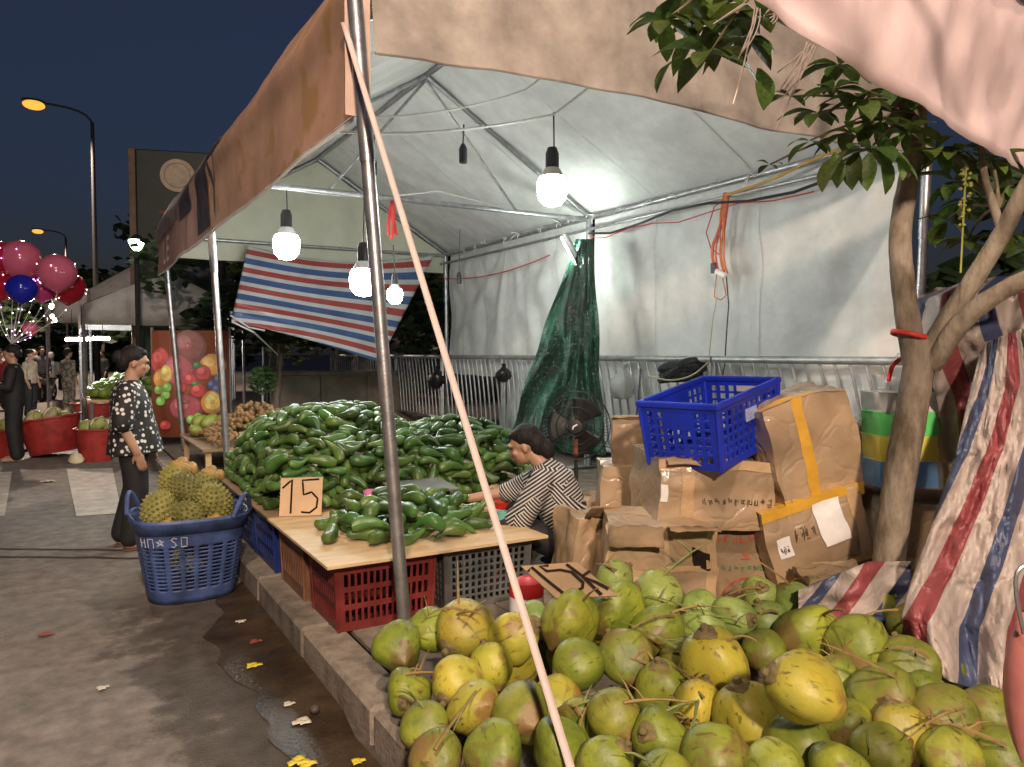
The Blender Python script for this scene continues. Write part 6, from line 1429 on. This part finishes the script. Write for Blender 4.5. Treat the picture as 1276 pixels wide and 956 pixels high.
# ================================================================== FRUIT BANNER AND STALL BESIDE THE FAR POLES
o0 = onY(190, 545, 12.1); fb = thing('fruit_banner', 'upright banner printed with strawberries apples grapes and citrus', 'banner', (o0.x, 12.1, .15))
def FB(px, py, off=0): return onY(px, py, 12.1-off)
MB().add([FB(189, 412), FB(285, 412), FB(286, 545), FB(190, 545)], [(0, 1, 2, 3)]).build('sheet', mat('banner_print_red', (.20, .06, .05), .5, 0, .4, 2, col2=(.30, .10, .04)), fb, solid=.008)
for x_ in (189, 286): MB().tube([FB(x_, 408, -.03), (FB(x_, 408, -.03).x, 12.13, .15)], .02, 8).build('frame_post', STEEL, fb)
PR = {k: mat('print_'+k, c, .45, 0, .25, 4) for k, c in dict(strawberry=(.52, .04, .035), apple=(.38, .06, .08), orange=(.68, .30, .05), lemon=(.72, .50, .12), grape=(.22, .50, .08), berry=(.06, .07, .22), blood=(.25, .05, .03), leaf=(.05, .20, .05), rim=(.70, .22, .04)).items()}
lay = 0
def tone(k, f):
    c = dict(strawberry=(.52, .04, .035), apple=(.38, .06, .08), orange=(.68, .30, .05), lemon=(.72, .50, .12), grape=(.22, .50, .08), berry=(.06, .07, .22), blood=(.25, .05, .03), leaf=(.05, .20, .05), rim=(.70, .22, .04))[k]
    return mat('print_%s_%d' % (k, f*10), [min(.85, x*f+(.08 if f > 1 else 0)) for x in c], .45, 0, .3, 9)
def disc(px, py, rx, ry, m, name='printed_fruit', n=20):
    global lay
    for f, k, dx in ((.55, 1.0, 0), (1.0, .88, -.06), (1.35, .42, -.28)):
        lay += 1; x0, y0 = px+rx*dx, py+ry*dx
        MB().add([FB(x0+k*rx*math.cos(2*PI*q/n), y0+k*ry*math.sin(2*PI*q/n)*(1+.06*math.sin(3*2*PI*q/n)), .006+lay*.0005) for q in range(n)], [tuple(range(n))]).build(name, tone(m, f), fb, smooth=False)
for q in ((235, 432, 22, 20, 'blood'), (235, 432, 5, 5, 'apple'), (200, 450, 12, 16, 'strawberry'), (222, 462, 22, 20, 'apple'), (265, 455, 17, 14, 'orange'), (200, 472, 9, 12, 'orange'), (207, 466, 8, 11, 'lemon'), (253, 465, 10, 10, 'strawberry'), (237, 473, 8, 8, 'strawberry'), (225, 483, 8, 7, 'strawberry'), (264, 480, 6, 6, 'berry'), (272, 473, 6, 6, 'berry'), (270, 485, 6, 6, 'berry'), (247, 487, 10, 9, 'strawberry'), (243, 478, 5, 3, 'leaf'), (246, 455, 6, 4, 'leaf'), (232, 508, 21, 16, 'apple'), (231, 501, 6, 3, 'blood'), (264, 502, 14, 15, 'rim'), (265, 501, 11.5, 12.5, 'lemon'), (265, 501, 3, 3, 'orange'), (198, 486, 6, 6, 'grape'), (206, 492, 6, 6, 'grape'), (200, 500, 6, 6, 'grape'), (208, 483, 6, 6, 'grape'), (238, 523, 6, 5.5, 'grape'), (247, 520, 6, 5.5, 'grape'), (255, 523, 6, 5.5, 'grape'), (243, 530, 6, 5.5, 'grape'), (252, 530, 6, 5.5, 'grape'), (268, 525, 7, 6, 'leaf'), (266, 535, 7, 5, 'strawberry'), (206, 530, 7, 6, 'strawberry')): disc(*q)
tb = thing('fruit_stand', 'low stand with fruit below the printed fruit banner', 'stand', (2.0, 9.7, .15))
MB().box((2.0, 9.6, .45), (1.5, 1.9, .03), None, .006).build('top', bpy.data.materials['dark_plywood'], tb)
for x in (1.32, 2.68):
    for yy in (8.75, 10.45): MB().box((x, yy, .29), (.06, .06, .29), None, .004).build('leg', WOOD, tb)
LONG = mat('longan_brown', (.23, .13, .055), .65, 0, .3, 8, rnd=.2); b = MB(); random.seed(4)
for k in range(520):
    x = random.uniform(1.35, 2.7); yy = random.uniform(8.7, 9.8); h = .42*math.exp(-((x-1.95)/.5)**2-((yy-9.3)/.5)**2); b.ell((x, yy, .48+h*random.uniform(.85, 1.05)+.01), (.028,)*3, None, 7, 5)
tag(b.build('longan_heap', LONG, loc=(2, 9.3, .46)), 'heap of small brown longan fruit beyond the avocados', 'fruit', None, 'stuff')
MG = mat('mango_green', (.22, .25, .05), .45, 0, .25, 6, rnd=.25)
mm = MB().ell((0, 0, 0), (.085, .12, .075), None, 14, 9).mesh('mango', MG)
for k in range(26):
    o = bpy.data.objects.new('green_mango', mm); COL.objects.link(o); r_ = k//9; o.location = (1.38+.15*(k % 9)*.9+r_*.05, 10.0+.17*r_, .55+.10*(k % 2)+.07*(k % 9 == 4)); o.rotation_euler = (random.uniform(-.4, .4), random.uniform(-.4, .4), random.uniform(0, 3)); tag(o, 'green mango piled beneath the printed fruit banner', 'mango', 'green mangoes on the stand')
# ================================================================== YOUNG TREE, DARK TREES, WALL BEYOND THE TENT
random.seed(41)
LEAFD = mat('dark_leaf', (.030, .060, .020), .5, 0, .4, 5, rnd=.2, trans=.2)
def far_tree(label, x, y_, h, rx, rz_, nl, s_=.16, tr=.09, group='dark trees behind the stall'):
    t = thing('street_tree', label, 'tree', (x, y_, .13 if x > 1 else 0), group)
    tp = Vector((x+.2, y_+.1, h-rz_*.6)); MB().tube([(x, y_, .1), (x+.05, y_, h*.35), tp], [tr, tr*.8, tr*.45], 10).build('trunk', BARK, t)
    b = MB()
    for k in range(7):
        a = k*.9; e = Vector((x+rx*.65*math.cos(a), y_+rx*.65*math.sin(a), h+rz_*random.uniform(-.5, .5))); b.tube(bez(tp-Vector((0, 0, .4)), tp+Vector((0, 0, .2)), e, 5), [tr*.35, tr*.3, tr*.25, tr*.2, tr*.12, tr*.06], 5)
    b.build('limb', BARK, t); b = MB()
    cl = [(Vector((random.gauss(0, .42), random.gauss(0, .42), random.gauss(0, .42))), random.uniform(.2, .42)) for _ in range(26)]
    for k in range(nl):
        c, r_ = random.choice(cl); d = Vector((random.gauss(0, 1), random.gauss(0, 1), random.gauss(0, 1))).normalized(); q = c+d*r_*random.random()**.4
        p = Vector((x+q.x*rx, y_+q.y*rx, h+q.z*rz_)); n = Vector((random.gauss(0, 1), random.gauss(0, 1), random.gauss(0, .6)+.6)).normalized(); a, e = frame(n); a = a*s_*random.uniform(.6, 1.2); e = e*s_*.42
        b.add([p-a, p+e+n*.01, p+a, p-e+n*.01], [(0, 1, 2, 3)])
    b.build('crown', LEAFD, t, smooth=False); return t
far_tree('leafy dark tree between the banner poles behind the fruit banner', 3.2, 14.2, 3.2, 1.6, 1.7, 2600)
far_tree('dark tree behind the striped sheet', 6.3, 15.5, 3.0, 2.3, 2.0, 3200)
far_tree('dark tree beyond the rear barriers', 8.6, 13.0, 3.2, 2.2, 2.0, 2600)
far_tree('dark tree rising over the far stalls', 7.5, 24, 4.0, 3.2, 2.4, 3000, .25)
far_tree('tree growing in the dark behind the forked trunk', 7.6, 2.6, 2.6, 1.4, 1.5, 2200, .2)
yt = V(340, 500, 12.4); t = far_tree('slender young tree tied to the striped sheet', yt.x, yt.y, 2.15, .75, .55, 700, .11, .075, 'young trees beyond the tent')
sp = V(327, 500, 11.9); t = thing('potted_shrub', 'small leafy shrub on a thin stem beside the young tree', 'shrub', (sp.x, sp.y, .13)); MB().tube([(sp.x, sp.y, .13), (sp.x, sp.y, .95)], .02, 7).build('stem', ALU, t); b = MB()
for k in range(260):
    d = Vector((random.gauss(0, 1), random.gauss(0, 1), random.gauss(0, 1))).normalized()*.22*random.random()**.4; p = Vector((sp.x, sp.y, 1.08))+d; n = Vector((random.gauss(0, 1), random.gauss(0, 1), random.gauss(0, 1))).normalized(); a, e = frame(n); b.add([p-a*.06, p+e*.025, p+a*.06, p-e*.025], [(0, 1, 2, 3)])
b.build('foliage', mat('shrub_leaf', (.07, .15, .05), .5, 0, .3, 6, trans=.2), t, smooth=False)
b = MB(); wl = mat('garden_wall', (.20, .17, .125), .8, 0, .25, 4, .3, 20)
w0 = V(352, 500, 13.2); t = thing('low_wall', 'low beige wall panel in the dark behind the avocado heap', 'wall', (w0.x+.8, w0.y, .13))
MB().box((w0.x+1.1, w0.y, .62), (2.6, .16, .98), None, .01).build('panel', wl, t); MB().box((w0.x+1.1, w0.y, 1.14), (2.7, .22, .07), None, .01).build('coping', wl, t)
for k in range(4): MB().box((w0.x-.15+.85*k, w0.y-.1, .62), (.12, .06, .97), None, .01).build('pier', wl, t)
tag(MB().box((10.5, 14, 1.2), (.25, 34, 2.2), None, .02).build('boundary_wall', mat('dark_wall', (.06, .06, .065), .8, 0, .3, 2, .3, 10), loc=(10.5, 14, .1)), 'long dark boundary wall far behind the barriers', 'wall')
cl = V(435, 507, 6.6); tag(MB().lathe([(.005, .0), (.11, .02), (.16, .09), (.165, .09), (.12, .015)], 20, Vector((cl.x, cl.y, cl.z-.07))).build('blue_bowl', mat('pale_blue_bowl', (.3, .4, .6), .4), loc=cl-Vector((0, 0, .07))), 'pale blue plastic bowl behind the crest of the avocado heap', 'bowl')

# ================================================================== DISTANT STREET
random.seed(77)
for k, (x, y_, h) in enumerate(((-7.5, 34, 4.6), (-10, 48, 5.2), (-4.5, 62, 5.5), (5.5, 40, 4.8), (2.5, 66, 5.2), (-14, 40, 5.0), (-1, 80, 6))):
    far_tree(['dark street tree beyond the balloons', 'second dark tree behind the balloons', 'round tree at the far end of the street', 'tree over the farthest stall roofs', 'dark tree at the end of the stall row', 'outermost dark street tree past the balloons', 'tallest tree closing the far end of the street'][k], x, y_, h, 4.2, 3.0, 1500, .42, .16, 'trees along the far street')
SHC = [mat('far_shirt_'+n, c, .8, 0, .2, 8) for n, c in (('red', (.3, .04, .04)), ('beige', (.4, .33, .25)), ('blue', (.06, .09, .2)), ('white', (.5, .5, .5)), ('grey', (.12, .12, .13)))]
for k, (x, y_, f, lab) in enumerate(((-1.3, 24, FH, 'shopper in red shirt walking along the far stalls'), (-.7, 21, CR, 'shopper in beige shirt facing the bright stall'), (-3.0, 30, -FH, 'person in blue shirt walking up the far street'), (-2.0, 33, FH, 'person in white shirt far down the street'), (-.6, 27.5, CR-FH, 'person in grey shirt beyond the tube lights'))):
    far_person(lab, (x, y_, 0), f, SHC[k], DKS, h=1.55+.04*k)
WARM = emis('stall_bulb_warm', (1, .8, .55), 26)
for k in range(6):
    p = Vector((-.25+.05*random.random(), 19.3+k*1.6, 2.5+.12*math.sin(k*1.9)))
    t = thing('string_bulb', 'small warm bulb on the light string of the far stalls', 'light bulb', p, 'string bulbs along the far stalls')
    MB().ell(p, (.045, .045, .055), None, 8, 6).build('glass', WARM, t); MB().tube([p+Vector((0, 0, .05)), p+Vector((0, 0, .2))], .012, 5).build('cap', BLACKP, t)
wire([Vector((-.22, 19.0+k*.8, 2.7+.1*math.sin(k*1.9-.9))) for k in range(12)], .008, WIRE_B, 'light string wire along the far stalls')

for k, (x, y_, f, lab) in enumerate(((-2.2, 19.5, FH, 'person in dark jacket walking beyond the person in black'), (-1.6, 26, CR, 'person in pale shirt crossing the far street'), (-.9, 30, -FH, 'person in black cap among the far shoppers'), (-3.6, 25, CR+FH, 'person in red top near the far balloons'), (-1.0, 36, FH, 'farthest shopper in a white top'))):
    far_person(lab, (x, y_, 0), f, [SHC[4], SHC[1], SHC[4], SHC[0], SHC[3]][k], DKS, h=1.52+.04*k, helmet=HELM if k == 2 else None)
for k, (x, y_, a, lab) in enumerate(((-2.9, 22.5, .3, 'silver motorbike parked behind the tilted tub'), (-1.9, 29.5, -.2, 'silver motorbike standing among the far shoppers'), (-4.4, 28, .6, 'silver motorbike parked at the far side of the street'))):
    mbk = next(o for o in bpy.data.objects if o.name == 'motorbike'); c = copy_tree(mbk); c.location = (x, y_, 0); c.rotation_euler = (0, 0, a); c['label'] = lab

for k, (x, y_) in enumerate(((-14, 70), (-8, 72), (-2, 74), (4, 72), (9, 66), (-20, 66))):
    far_tree('low bushy tree closing the view at the end of the street', x, y_, 1.7, 4.6, 1.9, 1300, .5, .1, 'low bushes at the end of the street')
